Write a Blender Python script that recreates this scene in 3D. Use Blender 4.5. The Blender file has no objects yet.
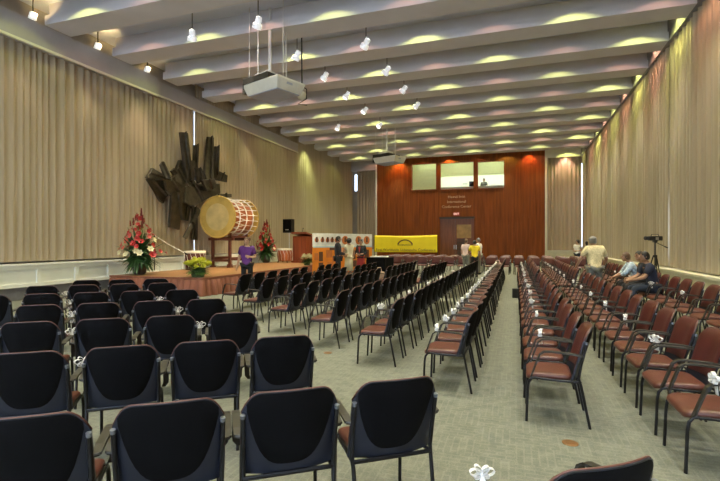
import bpy, bmesh, math, random
from mathutils import Vector, Matrix
random.seed(7)
PI = math.pi
scene = bpy.context.scene
COL = scene.collection

# ------------------------------------------------------------------ helpers
def V(*a): return Vector(a)

class MB:
    def __init__(self): self.bm = bmesh.new(); self.mi = 0
    def _f(self, vs):
        try:
            f = self.bm.faces.new(vs); f.material_index = self.mi; return f
        except ValueError: return None
    def box(self, x0, x1, y0, y1, z0, z1, M=None, bevel=0):
        ps = [V(x, y, z) for z in (z0, z1) for y in (y0, y1) for x in (x0, x1)]
        if M: ps = [M @ p for p in ps]
        v = [self.bm.verts.new(p) for p in ps]
        fs = [self._f([v[i] for i in q]) for q in ((0,2,3,1),(4,5,7,6),(0,1,5,4),(2,6,7,3),(0,4,6,2),(1,3,7,5))]
        if bevel:
            es = set(e for f in fs for e in f.edges)
            bmesh.ops.bevel(self.bm, geom=list(es), offset=bevel, segments=2, affect='EDGES', profile=.5)
        return self
    def tube(self, pts, r, seg=8, flat=None, caps=True):
        pts = [Vector(p) for p in pts]; n = len(pts)
        rs = list(r) if isinstance(r, (list, tuple)) else [r]*n
        t0 = (pts[1]-pts[0]).normalized()
        up = V(0,0,1) if abs(t0.z) < .9 else V(1,0,0)
        if flat: up = Vector(flat)
        a = t0.cross(up).normalized()
        rings = []; tp = t0
        for i in range(n):
            if i == 0: t = t0
            elif i == n-1: t = (pts[i]-pts[i-1]).normalized()
            else:
                t = ((pts[i]-pts[i-1]).normalized()+(pts[i+1]-pts[i]).normalized())
                t = t.normalized() if t.length > 1e-6 else tp
            a = (a - t*a.dot(t)); a = a.normalized() if a.length > 1e-6 else t.orthogonal().normalized()
            b = t.cross(a); tp = t
            rr = rs[i]
            ra, rb = rr if isinstance(rr, tuple) else (rr, rr)
            rings.append([self.bm.verts.new(pts[i]+a*(ra*math.cos(2*PI*k/seg))+b*(rb*math.sin(2*PI*k/seg))) for k in range(seg)])
        for i in range(n-1):
            for k in range(seg):
                self._f([rings[i][k], rings[i][(k+1)%seg], rings[i+1][(k+1)%seg], rings[i+1][k]])
        if caps:
            self._f(rings[0][::-1]); self._f(rings[-1])
        return self
    def strap(self, pts, w, t, side=(1,0,0)):
        # rectangular section swept along pts; w along 'side'
        pts = [Vector(p) for p in pts]; s = Vector(side); rings = []
        ws = w if isinstance(w, list) else [w]*len(pts)
        for i, p in enumerate(pts):
            d = (pts[min(i+1, len(pts)-1)]-pts[max(i-1, 0)]).normalized(); nn = d.cross(s).normalized()
            rings.append([self.bm.verts.new(p+s*(a*ws[i]/2)+nn*(b*t/2)) for a, b in ((-1,-1),(1,-1),(1,1),(-1,1))])
        for i in range(len(pts)-1):
            for k in range(4): self._f([rings[i][k], rings[i][(k+1)%4], rings[i+1][(k+1)%4], rings[i+1][k]])
        self._f(rings[0][::-1]); self._f(rings[-1]); return self
    def lathe(self, prof, seg=24, M=None, closed=True):
        rings = []
        for r, z in prof:
            ring = [V(r*math.cos(2*PI*k/seg), r*math.sin(2*PI*k/seg), z) for k in range(seg)]
            if M: ring = [M @ p for p in ring]
            rings.append([self.bm.verts.new(p) for p in ring])
        for i in range(len(prof)-1):
            for k in range(seg): self._f([rings[i][k], rings[i][(k+1)%seg], rings[i+1][(k+1)%seg], rings[i+1][k]])
        if closed: self._f(rings[0][::-1]); self._f(rings[-1])
        return self
    def prism(self, poly, vec):
        vec = Vector(vec)
        a = [self.bm.verts.new(Vector(p)) for p in poly]; b = [self.bm.verts.new(Vector(p)+vec) for p in poly]
        self._f(a[::-1]); self._f(b); n = len(poly)
        for i in range(n): self._f([a[i], a[(i+1)%n], b[(i+1)%n], b[i]])
        return self
    def grid(self, fn, nu, nv, thick=None):
        # fn(s,t)->point ; thick(s,t)->offset point for the second skin
        A = [[self.bm.verts.new(fn(i/nu, j/nv)) for j in range(nv+1)] for i in range(nu+1)]
        for i in range(nu):
            for j in range(nv): self._f([A[i][j], A[i+1][j], A[i+1][j+1], A[i][j+1]])
        if thick:
            B = [[self.bm.verts.new(thick(i/nu, j/nv)) for j in range(nv+1)] for i in range(nu+1)]
            for i in range(nu):
                for j in range(nv): self._f([B[i][j], B[i][j+1], B[i+1][j+1], B[i+1][j]])
            for i in range(nu):
                self._f([A[i][0], B[i][0], B[i+1][0], A[i+1][0]]); self._f([A[i][nv], A[i+1][nv], B[i+1][nv], B[i][nv]])
            for j in range(nv):
                self._f([A[0][j], A[0][j+1], B[0][j+1], B[0][j]]); self._f([A[nu][j], B[nu][j], B[nu][j+1], A[nu][j+1]])
        return self
    def ball(self, c, r, sub=2, M=None):
        rx, ry, rz = r if isinstance(r, tuple) else (r, r, r)
        m = Matrix.Translation(c) @ (M or Matrix.Identity(4)) @ Matrix.Diagonal((rx, ry, rz, 1))
        res = bmesh.ops.create_icosphere(self.bm, subdivisions=sub, radius=1, matrix=m)
        for v in res['verts']:
            for f in v.link_faces: f.material_index = self.mi
        return self
    def add(self, me):
        n = len(self.bm.faces); self.bm.from_mesh(me); self.bm.faces.ensure_lookup_table()
        for f in self.bm.faces[n:]: f.material_index = self.mi
        return self
    def build(self, name, mats, parent=None, smooth=False, loc=None):
        me = bpy.data.meshes.new(name)
        bmesh.ops.recalc_face_normals(self.bm, faces=self.bm.faces[:])
        self.bm.to_mesh(me); self.bm.free()
        for m in (mats if isinstance(mats, (list, tuple)) else [mats]): me.materials.append(m)
        if smooth:
            me.polygons.foreach_set('use_smooth', [True]*len(me.polygons))
            if smooth is not True: me.set_sharp_from_angle(angle=math.radians(smooth))
        o = bpy.data.objects.new(name, me); COL.objects.link(o)
        if parent: o.parent = parent
        if loc: o.location = loc
        return o

def tag(o, label, cat, group=None, kind=None):
    o['label'] = label; o['category'] = cat
    if group: o['group'] = group
    if kind: o['kind'] = kind
    return o
def thing(name, label, cat, loc=(0,0,0), rz=0, group=None):
    o = bpy.data.objects.new(name, None); COL.objects.link(o)
    o.empty_display_size = .2; o.location = loc; o.rotation_euler = (0,0,rz)
    return tag(o, label, cat, group)
def struct(o): o['kind'] = 'structure'; return o
def copy_tree(o, parent=None):
    c = o.copy(); COL.objects.link(c)
    if parent: c.parent = parent
    for ch in list(o.children): copy_tree(ch, c)
    return c
def rotz(a): return Matrix.Rotation(a, 4, 'Z')
def T(*p): return Matrix.Translation(Vector(p))

# ------------------------------------------------------------------ camera model (720x481 frame)
F = 455.; UP = 360.; VH = 241.5; H = 1.62
TH = math.atan(155/F); S, C = math.sin(TH), math.cos(TH)
def at_z(u, v, z):
    d = F*(H-z)/(v-VH); r = (u-UP)/F*d
    return V(-d*S+r*C, d*C+r*S, z)
def at_x(u, v, x):
    k = (u-UP)/F; d = x/(k*C-S); return V(x, d*(C+k*S), H+(VH-v)/F*d)
def at_y(u, v, y):
    k = (u-UP)/F; d = y/(C+k*S); return V(d*(k*C-S), y, H+(VH-v)/F*d)
def at_d(u, v, d):
    k = (u-UP)/F; return V(d*(k*C-S), d*(C+k*S), H+(VH-v)/F*d)

cam = bpy.data.cameras.new('camera'); co = bpy.data.objects.new('camera', cam); COL.objects.link(co)
co.location = (0,0,H); co.rotation_euler = (PI/2+math.atan(1.0/F), 0, TH)
cam.sensor_width = 36; cam.lens = 36*F/720; cam.clip_end = 200
scene.camera = co

# ------------------------------------------------------------------ materials
def mat(name, col, rough=.6, metal=0, var=.12, vscale=6, bump=0, bscale=40, spec=.5, stretch=None, sheen=0):
    m = bpy.data.materials.new(name); m.use_nodes = True; nt = m.node_tree; b = nt.nodes['Principled BSDF']
    b.inputs['Roughness'].default_value = rough; b.inputs['Metallic'].default_value = metal
    b.inputs['Specular IOR Level'].default_value = spec
    if sheen: b.inputs['Sheen Weight'].default_value = sheen
    tc = nt.nodes.new('ShaderNodeTexCoord'); mp = nt.nodes.new('ShaderNodeMapping')
    nt.links.new(tc.outputs['Object'], mp.inputs['Vector'])
    if stretch: mp.inputs['Scale'].default_value = stretch
    n = nt.nodes.new('ShaderNodeTexNoise'); n.inputs['Scale'].default_value = vscale; n.inputs['Detail'].default_value = 3
    nt.links.new(mp.outputs[0], n.inputs['Vector'])
    r = nt.nodes.new('ShaderNodeValToRGB')
    r.color_ramp.elements[0].position = .3; r.color_ramp.elements[1].position = .7
    r.color_ramp.elements[0].color = tuple(max(0, c*(1-var)) for c in col)+(1,)
    r.color_ramp.elements[1].color = tuple(min(1, c*(1+var)) for c in col)+(1,)
    nt.links.new(n.outputs['Fac'], r.inputs['Fac']); nt.links.new(r.outputs['Color'], b.inputs['Base Color'])
    if bump:
        n2 = nt.nodes.new('ShaderNodeTexNoise'); n2.inputs['Scale'].default_value = bscale
        nt.links.new(mp.outputs[0], n2.inputs['Vector'])
        bp = nt.nodes.new('ShaderNodeBump'); bp.inputs['Strength'].default_value = bump; bp.inputs['Distance'].default_value = .02
        nt.links.new(n2.outputs['Fac'], bp.inputs['Height']); nt.links.new(bp.outputs['Normal'], b.inputs['Normal'])
    return m
def emit(name, col, s):
    m = bpy.data.materials.new(name); m.use_nodes = True; b = m.node_tree.nodes['Principled BSDF']
    b.inputs['Base Color'].default_value = col+(1,); b.inputs['Emission Color'].default_value = col+(1,); b.inputs['Emission Strength'].default_value = s
    return m

def carpet_mat():
    m = bpy.data.materials.new('patterned carpet'); m.use_nodes = True; nt = m.node_tree; b = nt.nodes['Principled BSDF']
    b.inputs['Roughness'].default_value = .95; b.inputs['Specular IOR Level'].default_value = .1
    tc = nt.nodes.new('ShaderNodeTexCoord')
    # small interlocking rectangular marks: two brick grids swapped by a checker
    def brick(sc, rot, off):
        mp = nt.nodes.new('ShaderNodeMapping'); mp.inputs['Rotation'].default_value = (0,0,rot); mp.inputs['Location'].default_value = (off, off*.7, 0)
        nt.links.new(tc.outputs['Object'], mp.inputs['Vector'])
        k = nt.nodes.new('ShaderNodeTexBrick'); k.inputs['Scale'].default_value = sc
        k.inputs['Color1'].default_value = (.35,.35,.35,1); k.inputs['Color2'].default_value = (.65,.65,.65,1); k.inputs['Mortar'].default_value = (1,1,1,1)
        k.inputs['Mortar Size'].default_value = .02; k.inputs['Mortar Smooth'].default_value = .3; k.inputs['Brick Width'].default_value = .34; k.inputs['Row Height'].default_value = .14
        nt.links.new(mp.outputs[0], k.inputs['Vector']); return k
    a = brick(2.6, 0, 0); c = brick(2.6, PI/2, .37)
    vo = nt.nodes.new('ShaderNodeTexChecker'); vo.inputs['Scale'].default_value = 3.4
    vo.inputs['Color1'].default_value = (0,0,0,1); vo.inputs['Color2'].default_value = (1,1,1,1)
    nt.links.new(tc.outputs['Object'], vo.inputs['Vector'])
    mx = nt.nodes.new('ShaderNodeMix'); mx.data_type = 'RGBA'
    nt.links.new(vo.outputs['Color'], mx.inputs[0]); nt.links.new(a.outputs['Color'], mx.inputs[6]); nt.links.new(c.outputs['Color'], mx.inputs[7])
    fine = nt.nodes.new('ShaderNodeTexNoise'); fine.inputs['Scale'].default_value = 90; nt.links.new(tc.outputs['Object'], fine.inputs['Vector'])
    big = nt.nodes.new('ShaderNodeTexNoise'); big.inputs['Scale'].default_value = 9; nt.links.new(tc.outputs['Object'], big.inputs['Vector'])
    s1 = nt.nodes.new('ShaderNodeMath'); s1.operation = 'MULTIPLY'; s1.inputs[1].default_value = .45; nt.links.new(fine.outputs['Fac'], s1.inputs[0])
    s2 = nt.nodes.new('ShaderNodeMath'); s2.operation = 'MULTIPLY_ADD'; s2.inputs[1].default_value = .42; nt.links.new(big.outputs['Fac'], s2.inputs[0]); nt.links.new(s1.outputs[0], s2.inputs[2])
    s3 = nt.nodes.new('ShaderNodeMath'); s3.operation = 'MULTIPLY_ADD'; s3.inputs[1].default_value = .18; nt.links.new(mx.outputs[2], s3.inputs[0]); nt.links.new(s2.outputs[0], s3.inputs[2])
    r = nt.nodes.new('ShaderNodeValToRGB'); e = r.color_ramp.elements
    e[0].position = .34; e[0].color = (.115,.126,.106,1); e[1].position = .80; e[1].color = (.245,.252,.20,1)
    nt.links.new(s3.outputs[0], r.inputs['Fac']); nt.links.new(r.outputs['Color'], b.inputs['Base Color'])
    bp = nt.nodes.new('ShaderNodeBump'); bp.inputs['Strength'].default_value = .3; bp.inputs['Distance'].default_value = .004
    nt.links.new(fine.outputs['Fac'], bp.inputs['Height']); nt.links.new(bp.outputs['Normal'], b.inputs['Normal'])
    return m

def panel_wood():
    m = mat('wall panel wood', (.215,.058,.009), .5, var=.3, vscale=1.6, stretch=(5,5,.25), spec=.2)
    nt = m.node_tree; b = nt.nodes['Principled BSDF']
    tc = nt.nodes.new('ShaderNodeTexCoord'); w = nt.nodes.new('ShaderNodeTexWave'); w.bands_direction = 'X'
    w.inputs['Scale'].default_value = 1.05; w.inputs['Distortion'].default_value = 0
    nt.links.new(tc.outputs['Object'], w.inputs['Vector'])
    r = nt.nodes.new('ShaderNodeValToRGB'); r.color_ramp.elements[0].position = 0; r.color_ramp.elements[1].position = .12
    nt.links.new(w.outputs['Fac'], r.inputs['Fac'])
    bp = nt.nodes.new('ShaderNodeBump'); bp.inputs['Strength'].default_value = .6; bp.inputs['Distance'].default_value = .03
    nt.links.new(r.outputs['Color'], bp.inputs['Height']); nt.links.new(bp.outputs['Normal'], b.inputs['Normal'])
    return m

CARPET = carpet_mat(); WOOD = panel_wood()
PLASTER = mat('grey ceiling paint', (.42,.40,.39), .75, var=.05, vscale=1.5)
BEAM = mat('beam paint', (.58,.56,.585), .7, var=.05, vscale=1.2)
COFFER = mat('pale blue coffer paint', (.62,.65,.78), .8, var=.04, vscale=1)  # even bluish tone set in the coffer colour
VAL = mat('valance laminate', (.40,.38,.38), .55, var=.05, vscale=2)
CREAM = mat('cream painted panel', (.74,.72,.58), .55, var=.05, vscale=3)
WHITEP = mat('white painted panel', (.80,.81,.76), .5, var=.04, vscale=3)
WALLP = mat('plain wall paint', (.40,.37,.33), .8, var=.06, vscale=2)
BASE = mat('grey base paint', (.22,.21,.23), .7, var=.08)
CURT = mat('beige curtain cloth', (.42,.345,.245), .9, var=.10, vscale=4, bump=.15, bscale=200, stretch=(1,3.2,.05), spec=.1, sheen=.2)
MAROON = mat('maroon vinyl', (.108,.036,.025), .36, var=.14, vscale=9, bump=.08, bscale=300)
MAROONB = mat('maroon back vinyl', (.070,.013,.011), .42, var=.14, vscale=9, bump=.08, bscale=300)
BLACKM = mat('black frame metal', (.012,.012,.015), .35, metal=.3, var=.2)
BLACKP = mat('dark blue grey shell plastic', (.012,.015,.027), .42, var=.12)
BLACKF = mat('black back panel', (.0032,.0032,.0042), .8, var=.2, spec=.12)
ARMP = mat('black arm pad', (.026,.024,.020), .5, var=.2)
PIPE = mat('brown edge piping', (.12,.048,.035), .5); CAPG = mat('grey post cap', (.25,.27,.32), .35, metal=.7)
WHITE = mat('white ribbon', (.80,.79,.76), .7, var=.04)
GLASSW = mat('white lamp enamel', (.74,.74,.74), .3, var=.04); LAMPGLOW = emit('glowing lamp housing', (.92,.93,.95), .45); LAMPL = emit('lit lamp lens', (1,.96,.85), 5)  # slight glow added to the white lamp housings so they look bright
CHROME = mat('pale metal', (.55,.55,.55), .3, metal=.8)
DARK = mat('matte black', (.012,.012,.013), .5, var=.2)
STAGEW = mat('stage boards', (.235,.115,.042), .4, var=.18, vscale=3, stretch=(6,.5,1))
SKIRT = mat('rust stage skirt', (.235,.085,.05), .8, var=.16, vscale=5, stretch=(3,3,.3))
BRONZE = mat('dark bronze', (.062,.052,.036), .5, metal=.35, var=.4, vscale=4, bump=.5, bscale=12)
PODW = mat('red lectern wood', (.27,.062,.022), .35, var=.25, vscale=2, stretch=(5,5,.4))
SKIN_A = mat('skin light', (.50,.30,.20), .55, var=.06); SKIN_B = mat('skin tan', (.36,.20,.125), .55, var=.06)
HAIRB = mat('black hair', (.012,.010,.009), .5); HAIRG = mat('grey hair', (.20,.19,.175), .6); HAIRBR = mat('brown hair', (.10,.05,.025), .5)
EYE = mat('dark eye', (.02,.015,.01), .2); LIP = mat('lip', (.35,.12,.10), .5)

# ------------------------------------------------------------------ room
XL, XR, YB, Y0 = -13.2, 4.9, 36.0, -4.0
ZB, ZC = 7.8, 8.46          # beam soffit, coffer ceiling

def holes_wall(a0, a1, z0, z1, holes, place):
    """rectangle [a0,a1]x[z0,z1] minus holes -> boxes through place(mb,a,b,c,d)"""
    xs = sorted(set([a0, a1]+[h[0] for h in holes]+[h[1] for h in holes]))
    mb = MB()
    for i in range(len(xs)-1):
        m = (xs[i]+xs[i+1])/2; hs = sorted([h for h in holes if h[0] < m < h[1]], key=lambda h: h[2]); z = z0
        for h in hs:
            if h[2] > z: place(mb, xs[i], xs[i+1], z, h[2])
            z = max(z, h[3])
        if z < z1: place(mb, xs[i], xs[i+1], z, z1)
    return mb

fl = MB().box(XL-.6, XR+.4, Y0, YB+1.2, -.2, 0).build('floor', CARPET); struct(fl)
cl = MB().box(XL-.6, XR+.4, Y0, YB+4.2, ZC, ZC+.2).build('ceiling', COFFER); struct(cl)

# daylight slits: positions along the walls
ySL = at_x(193.4, 200, -13.05).y
ySR = at_x(672.3, 230, 4.65).y
WZ0, WZ1 = 1.1, 7.4
w = holes_wall(Y0, YB+.9, 0, ZC, [(ySL-.5, ySL+.5, WZ0, WZ1)], lambda mb,a,b,c,d: mb.box(XL-.3, XL-.1, a, b, c, d))
struct(w.build('wall_left', WALLP))
w = holes_wall(Y0, YB+.9, 0, ZC, [(ySR-.5, ySR+.5, WZ0, 3.1)], lambda mb,a,b,c,d: mb.box(XR, XR+.2, a, b, c, d))
struct(w.build('wall_right', WALLP))
FW = [(-12.2+4.2*i, -8.5+4.2*i, 1.0, 7.2) for i in range(4)]      # tall foyer windows behind the viewer
w = holes_wall(XL-.3, XR+.2, 0, ZC, FW, lambda mb,a,b,c,d: mb.box(a, b, Y0-.2, Y0, c, d)); struct(w.build('wall_front', WALLP))
GLASS = bpy.data.materials.new('window glass'); GLASS.use_nodes = True
_b = GLASS.node_tree.nodes['Principled BSDF']; _b.inputs['Transmission Weight'].default_value = 1; _b.inputs['Roughness'].default_value = 0; _b.inputs['IOR'].default_value = 1.02; _b.inputs['Base Color'].default_value = (.93,.97,1,1)
def slit_window(n, box, axis):
    x0,x1,y0,y1,z0,z1 = box
    fr = MB(); t = .05
    if axis == 'x':
        fr.box(x0,x1,y0,y0+t,z0,z1); fr.box(x0,x1,y1-t,y1,z0,z1); fr.box(x0,x1,y0,y1,z0,z0+t); fr.box(x0,x1,y0,y1,z1-t,z1)
        xm = (x0+x1)/2
        g = MB().box(xm-.004,xm+.004,y0+t,y1-t,z0+t,z1-t)
    else:
        fr.box(x0,x0+t,y0,y1,z0,z1); fr.box(x1-t,x1,y0,y1,z0,z1); fr.box(x0,x1,y0,y1,z0,z0+t); fr.box(x0,x1,y0,y1,z1-t,z1)
        ym = (y0+y1)/2
        g = MB().box(x0+t,x1-t,ym-.004,ym+.004,z0+t,z1-t)
    o = struct(fr.build('window_%d' % n, CHROME)); g.build('pane', GLASS, o)
slit_window(1, (XL-.3, XL-.1, ySL-.5, ySL+.5, WZ0, WZ1), 'x')
slit_window(2, (XR, XR+.2, ySR-.5, ySR+.5, WZ0, 3.1), 'x')
for i, (a, b, c, d) in enumerate(FW):
    slit_window(8+i, (a, b, Y0-.2, Y0, c, d), 'y')
    l = bpy.data.lights.new('sky_portal', 'AREA'); l.shape = 'RECTANGLE'; l.size = b-a; l.size_y = d-c; l.cycles.is_portal = True
    o = bpy.data.objects.new('sky_portal', l); COL.objects.link(o); o.location = ((a+b)/2, Y0-.25, (c+d)/2); o.rotation_euler = (PI/2, 0, 0)

# back wall: timber centre with booth windows and door, recessed curtained bays either side
wx0, wx1 = at_y(377, 200, YB).x, at_y(545, 200, YB).x
def bx(u): return at_y(u, 200, YB).x
def bz(u, v): return at_y(u, v, YB).z
BW = [(bx(411), bx(437), bz(424,190.5), bz(424,163)), (bx(439.5), bx(474.5), bz(457,190), bz(457,161.5)), (bx(477), bx(505), bz(490,189), bz(490,160.5))]
DX0, DX1, DZ1 = bx(440), bx(474), bz(455, 218)
w = holes_wall(wx0, wx1, 0, ZC, BW+[(DX0, DX1, 0, DZ1)], lambda mb,a,b,c,d: mb.box(a, b, YB, YB+.3, c, d))
struct(w.build('wall_back', WOOD))
RX0, RX1 = XL-.1, XR     # recess back walls
def recess(a0, a1, hole, nm):
    w = holes_wall(a0, a1, 0, ZC, [hole], lambda mb,a,b,c,d: mb.box(a, b, YB+.8, YB+.95, c, d)); struct(w.build(nm, WALLP))
xl_s, xr_s = -12.82, 4.55
recess(XL-.1, wx0+.2, (xl_s-.25, xl_s+.25, 5.9, 7.4), 'wall_back_left')
recess(wx1-.2, XR, (xr_s-.25, xr_s+.3, 1.1, 7.4), 'wall_back_right')
slit_window(3, (xl_s-.25, xl_s+.25, YB+.8, YB+.95, 5.9, 7.4), 'y')
slit_window(4, (xr_s-.25, xr_s+.3, YB+.8, YB+.95, 1.1, 7.4), 'y')
# cream jambs closing the timber block's ends and capping the bays
for i, (a, b) in enumerate([(wx0-.12, wx0), (wx1, wx1+.16)]):
    struct(MB().box(a, b, YB-.02, YB+.8, 0, ZC).build('trim_%d' % (i+1), CREAM))
struct(MB().box(wx1+.16, XR, YB-.02, YB+.12, 7.75, ZC).build('trim_3', CREAM))
struct(MB().box(wx1+.16, XR, YB+.3, YB+.8, 0, .9).box(wx1+.16, XR, YB+.22, YB+.8, .9, .96).build('trim_4', CREAM))
struct(MB().box(XL-.1, wx0-.12, YB+.3, YB+.8, 0, .96).build('trim_5', CREAM))
struct(MB().box(XL-.1, wx0-.12, YB-.02, YB+.1, 7.5, ZC).build('trim_6', VAL))

# projection booth behind the windows
BOOTHG = mat('pale green booth wall', (.66,.70,.40), .8, var=.03); BOOTHW = mat('white booth wall', (.80,.82,.74), .8, var=.03)
b0, b1 = BW[0][0]-.5, BW[2][1]+.5; bz0 = BW[0][2]-.9
struct(MB().box(b0, b1, YB+.3, YB+3.8, bz0-.1, bz0).build('floor_booth', BOOTHW))
struct(MB().box(b0-.1, b0, YB+.3, YB+3.9, bz0, ZC).build('wall_booth_left', BOOTHW)); struct(MB().box(b1, b1+.1, YB+.3, YB+3.9, bz0, ZC).build('wall_booth_right', BOOTHW))
mb = MB().box(b0, b1, YB+3.8, YB+3.9, bz0, ZC); struct(mb.build('wall_booth_back', BOOTHW))
# dropped soffit band across the booth
struct(MB().box(b0+.01, b1-.01, YB+1.75, YB+1.9, bz(457,175)+.16, ZC).build('trim_7', BOOTHG))
for i, (a, b, c, d) in enumerate(BW):
    t = .07; fr = MB()
    fr.box(a, a+t, YB-.03, YB+.3, c, d); fr.box(b-t, b, YB-.03, YB+.3, c, d); fr.box(a, b, YB-.06, YB+.3, c, c+t); fr.box(a, b, YB-.03, YB+.3, d-t, d)
    o = struct(fr.build('window_%d' % (5+i), WOOD)); MB().box(a+t, b-t, YB+.14, YB+.15, c+t, d-t).build('pane', GLASS, o)
bl = MB(); a, b, c, d = BW[0]
bl.grid(lambda s, t: V(a-.25+(b-a+.3)*s, YB+1.35+.002*math.sin(t*40), c+.03+(d-c)*.83*t), 2, 40)
tag(bl.build('window_blind', BOOTHG), 'pale green roller blind lowered behind the left booth window', 'blind')
# booth clutter seen through glass
mo = tag(MB().box(BW[1][1]-.45, BW[1][1]-.1, YB+.5, YB+.75, BW[1][2]+.3, BW[1][2]+.7, bevel=.02).build('monitor_speaker', DARK), 'small black monitor speaker seen in the middle booth window', 'speaker')
ck = tag(MB().box(BW[1][0]+.02, BW[2][1]-.1, YB+.42, YB+.85, bz0, BW[1][2]+.3, bevel=.02).build('booth_counter', BOOTHW), 'white control counter inside the projection booth', 'counter')
vn = tag(MB().box(-.2, .2, 0, .03, -.06, .06).build('air_vent', CHROME, loc=(bx(460), YB+3.77, bz(460,178))), 'small grey air vent on the rear booth wall', 'vent')

# door portal
dm = WOOD; yD = YB+.14
dr = MB(); dxm = DX0+(DX1-DX0)*.45
DOORW = mat('door wood', (.20,.065,.022), .4, var=.25, vscale=2, stretch=(4,4,.3)); LOUV = mat('louver brown', (.06,.035,.02), .5)
PANELY = mat('varnished pale panel', (.42,.24,.06), .4, var=.2, vscale=3)
dr.box(DX0, dxm-.01, yD, yD+.06, 0, DZ1-.06)
o = struct(dr.build('door_1', DOORW)); MB().box(dxm-.12, dxm-.07, yD-.06, yD, 1.0, 1.35).build('door_handle', CHROME, o)
dr = MB().box(dxm+.01, DX1, yD, yD+.06, 0, DZ1-.06); o = struct(dr.build('door_2', DOORW))
MB().box(dxm+.12, DX1-.22, yD-.03, yD, bz(463,238), bz(463,224.5)).build('panel', PANELY, o)
lv = MB(); z = .3; ztop = bz(463,239.5)
while z < ztop:
    lv.box(dxm+.12, DX0+(DX1-DX0)*.76, yD-.035, yD-.005, z, z+.07, Matrix.Identity(4)); z += .11
lv.build('louver', LOUV, o); MB().box(dxm+.04, dxm+.09, yD-.06, yD, 1.0, 1.35).build('door_handle', CHROME, o)
struct(MB().box(DX0-.05, DX1+.05, YB-.05, YB+.2, DZ1-.06, DZ1+.1).build('trim_8', LOUV))
struct(MB().box(DX0, DX1, YB+.22, YB+.3, 0, DZ1).build('wall_door_back', LOUV))

# lettering
def text_mesh(body, size, depth=.01, align='CENTER', spacing=1.0):
    cu = bpy.data.curves.new('t', 'FONT'); cu.body = body; cu.size = size; cu.extrude = depth; cu.align_x = align; cu.align_y = 'CENTER'; cu.resolution_u = 3; cu.space_character = spacing
    o = bpy.data.objects.new('t', cu); COL.objects.link(o); dg = bpy.context.evaluated_depsgraph_get()
    me = bpy.data.meshes.new_from_object(o.evaluated_get(dg)); bpy.data.objects.remove(o); return me
def text_obj(name, body, size, m, M, parent=None, depth=.01, spacing=1.0):
    me = text_mesh(body, size, depth, spacing=spacing); me.transform(M); me.materials.clear(); me.materials.append(m)
    me.name = name
    o = bpy.data.objects.new(name, me); COL.objects.link(o)
    if parent: o.parent = parent
    return o
WALLROT = Matrix.Rotation(PI/2, 4, 'X')
GOLDL = mat('gold lettering', (.62,.42,.22), .4, metal=.2)
sg = thing('wall_lettering', 'gold three-line lettering on wooden wall below the middle booth window', 'lettering', (bx(456.5), YB-.02, bz(456.5,201.5)))
for i, (tx, vv) in enumerate([('Hawaii Imin', 196.8), ('International', 201.7), ('Conference Center', 206.6)]):
    ws = tx.split(); xs_ = []; tot = 0
    for k, wd_ in enumerate(ws):
        me = text_mesh(wd_, .285); q = [v.co.x for v in me.vertices]; xs_.append((tot, max(q)-min(q))); tot += max(q)-min(q)+.09
    tot -= .09
    for k, wd_ in enumerate(ws):
        text_obj('word', wd_, .285, GOLDL, T(-tot/2+xs_[k][0]+xs_[k][1]/2, 0, bz(456.5,vv)-bz(456.5,201.5)) @ WALLROT, sg, .012)
ex = thing('exit_sign', 'small red lit exit sign above the wooden double door', 'sign', (bx(456.5), YB-.09, bz(456.5,214)))
hs = MB().box(-.24, .24, 0, .08, -.13, .13, bevel=.01).build('housing', emit('red sign glow', (.35,.05,.03), .2), ex)
text_obj('exit_lettering', 'EXIT', .2, emit('pale sign glow', (1,.75,.65), 1.2), T(0,-.005,0) @ WALLROT, hs, .004)

# ceiling beams
e_k = [10.18+2.3*k for k in range(-6, 11)]
BXL = -12.7
for e in e_k:
    n = e-.8
    mb = MB()
    prof = [(n, ZB), (e, ZB), (e, ZB+.27), (e-.13, ZB+.28), (e-.13, ZC), (n+.13, ZC), (n+.13, ZB+.28), (n, ZB+.27)]
    mb.prism([V(BXL, y, z) for y, z in prof], (XR-BXL, 0, 0))
    o = mb.build('ceiling_beam', BEAM); struct(o)
# edge beam and valances on the left
yv1 = at_x(158, 85, -12.75).y; yv2 = at_x(298, 149, -12.95).y
struct(MB().box(XL-.1, -12.75, Y0, yv1, 7.16, 7.80).build('trim_9', VAL))
struct(MB().box(-12.80, -12.72, Y0, yv1, 7.09, 7.16).build('trim_10', CREAM))
struct(MB().box(XL-.1, -12.95, yv1, yv2, 7.26, 7.78).build('trim_11', VAL))
struct(MB().box(-12.98, -12.92, yv1, yv2, 7.20, 7.26).build('trim_12', CREAM))
struct(MB().box(4.48, XR, Y0, YB, ZB-.02, ZC).build('trim_13', BASE))

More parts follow.
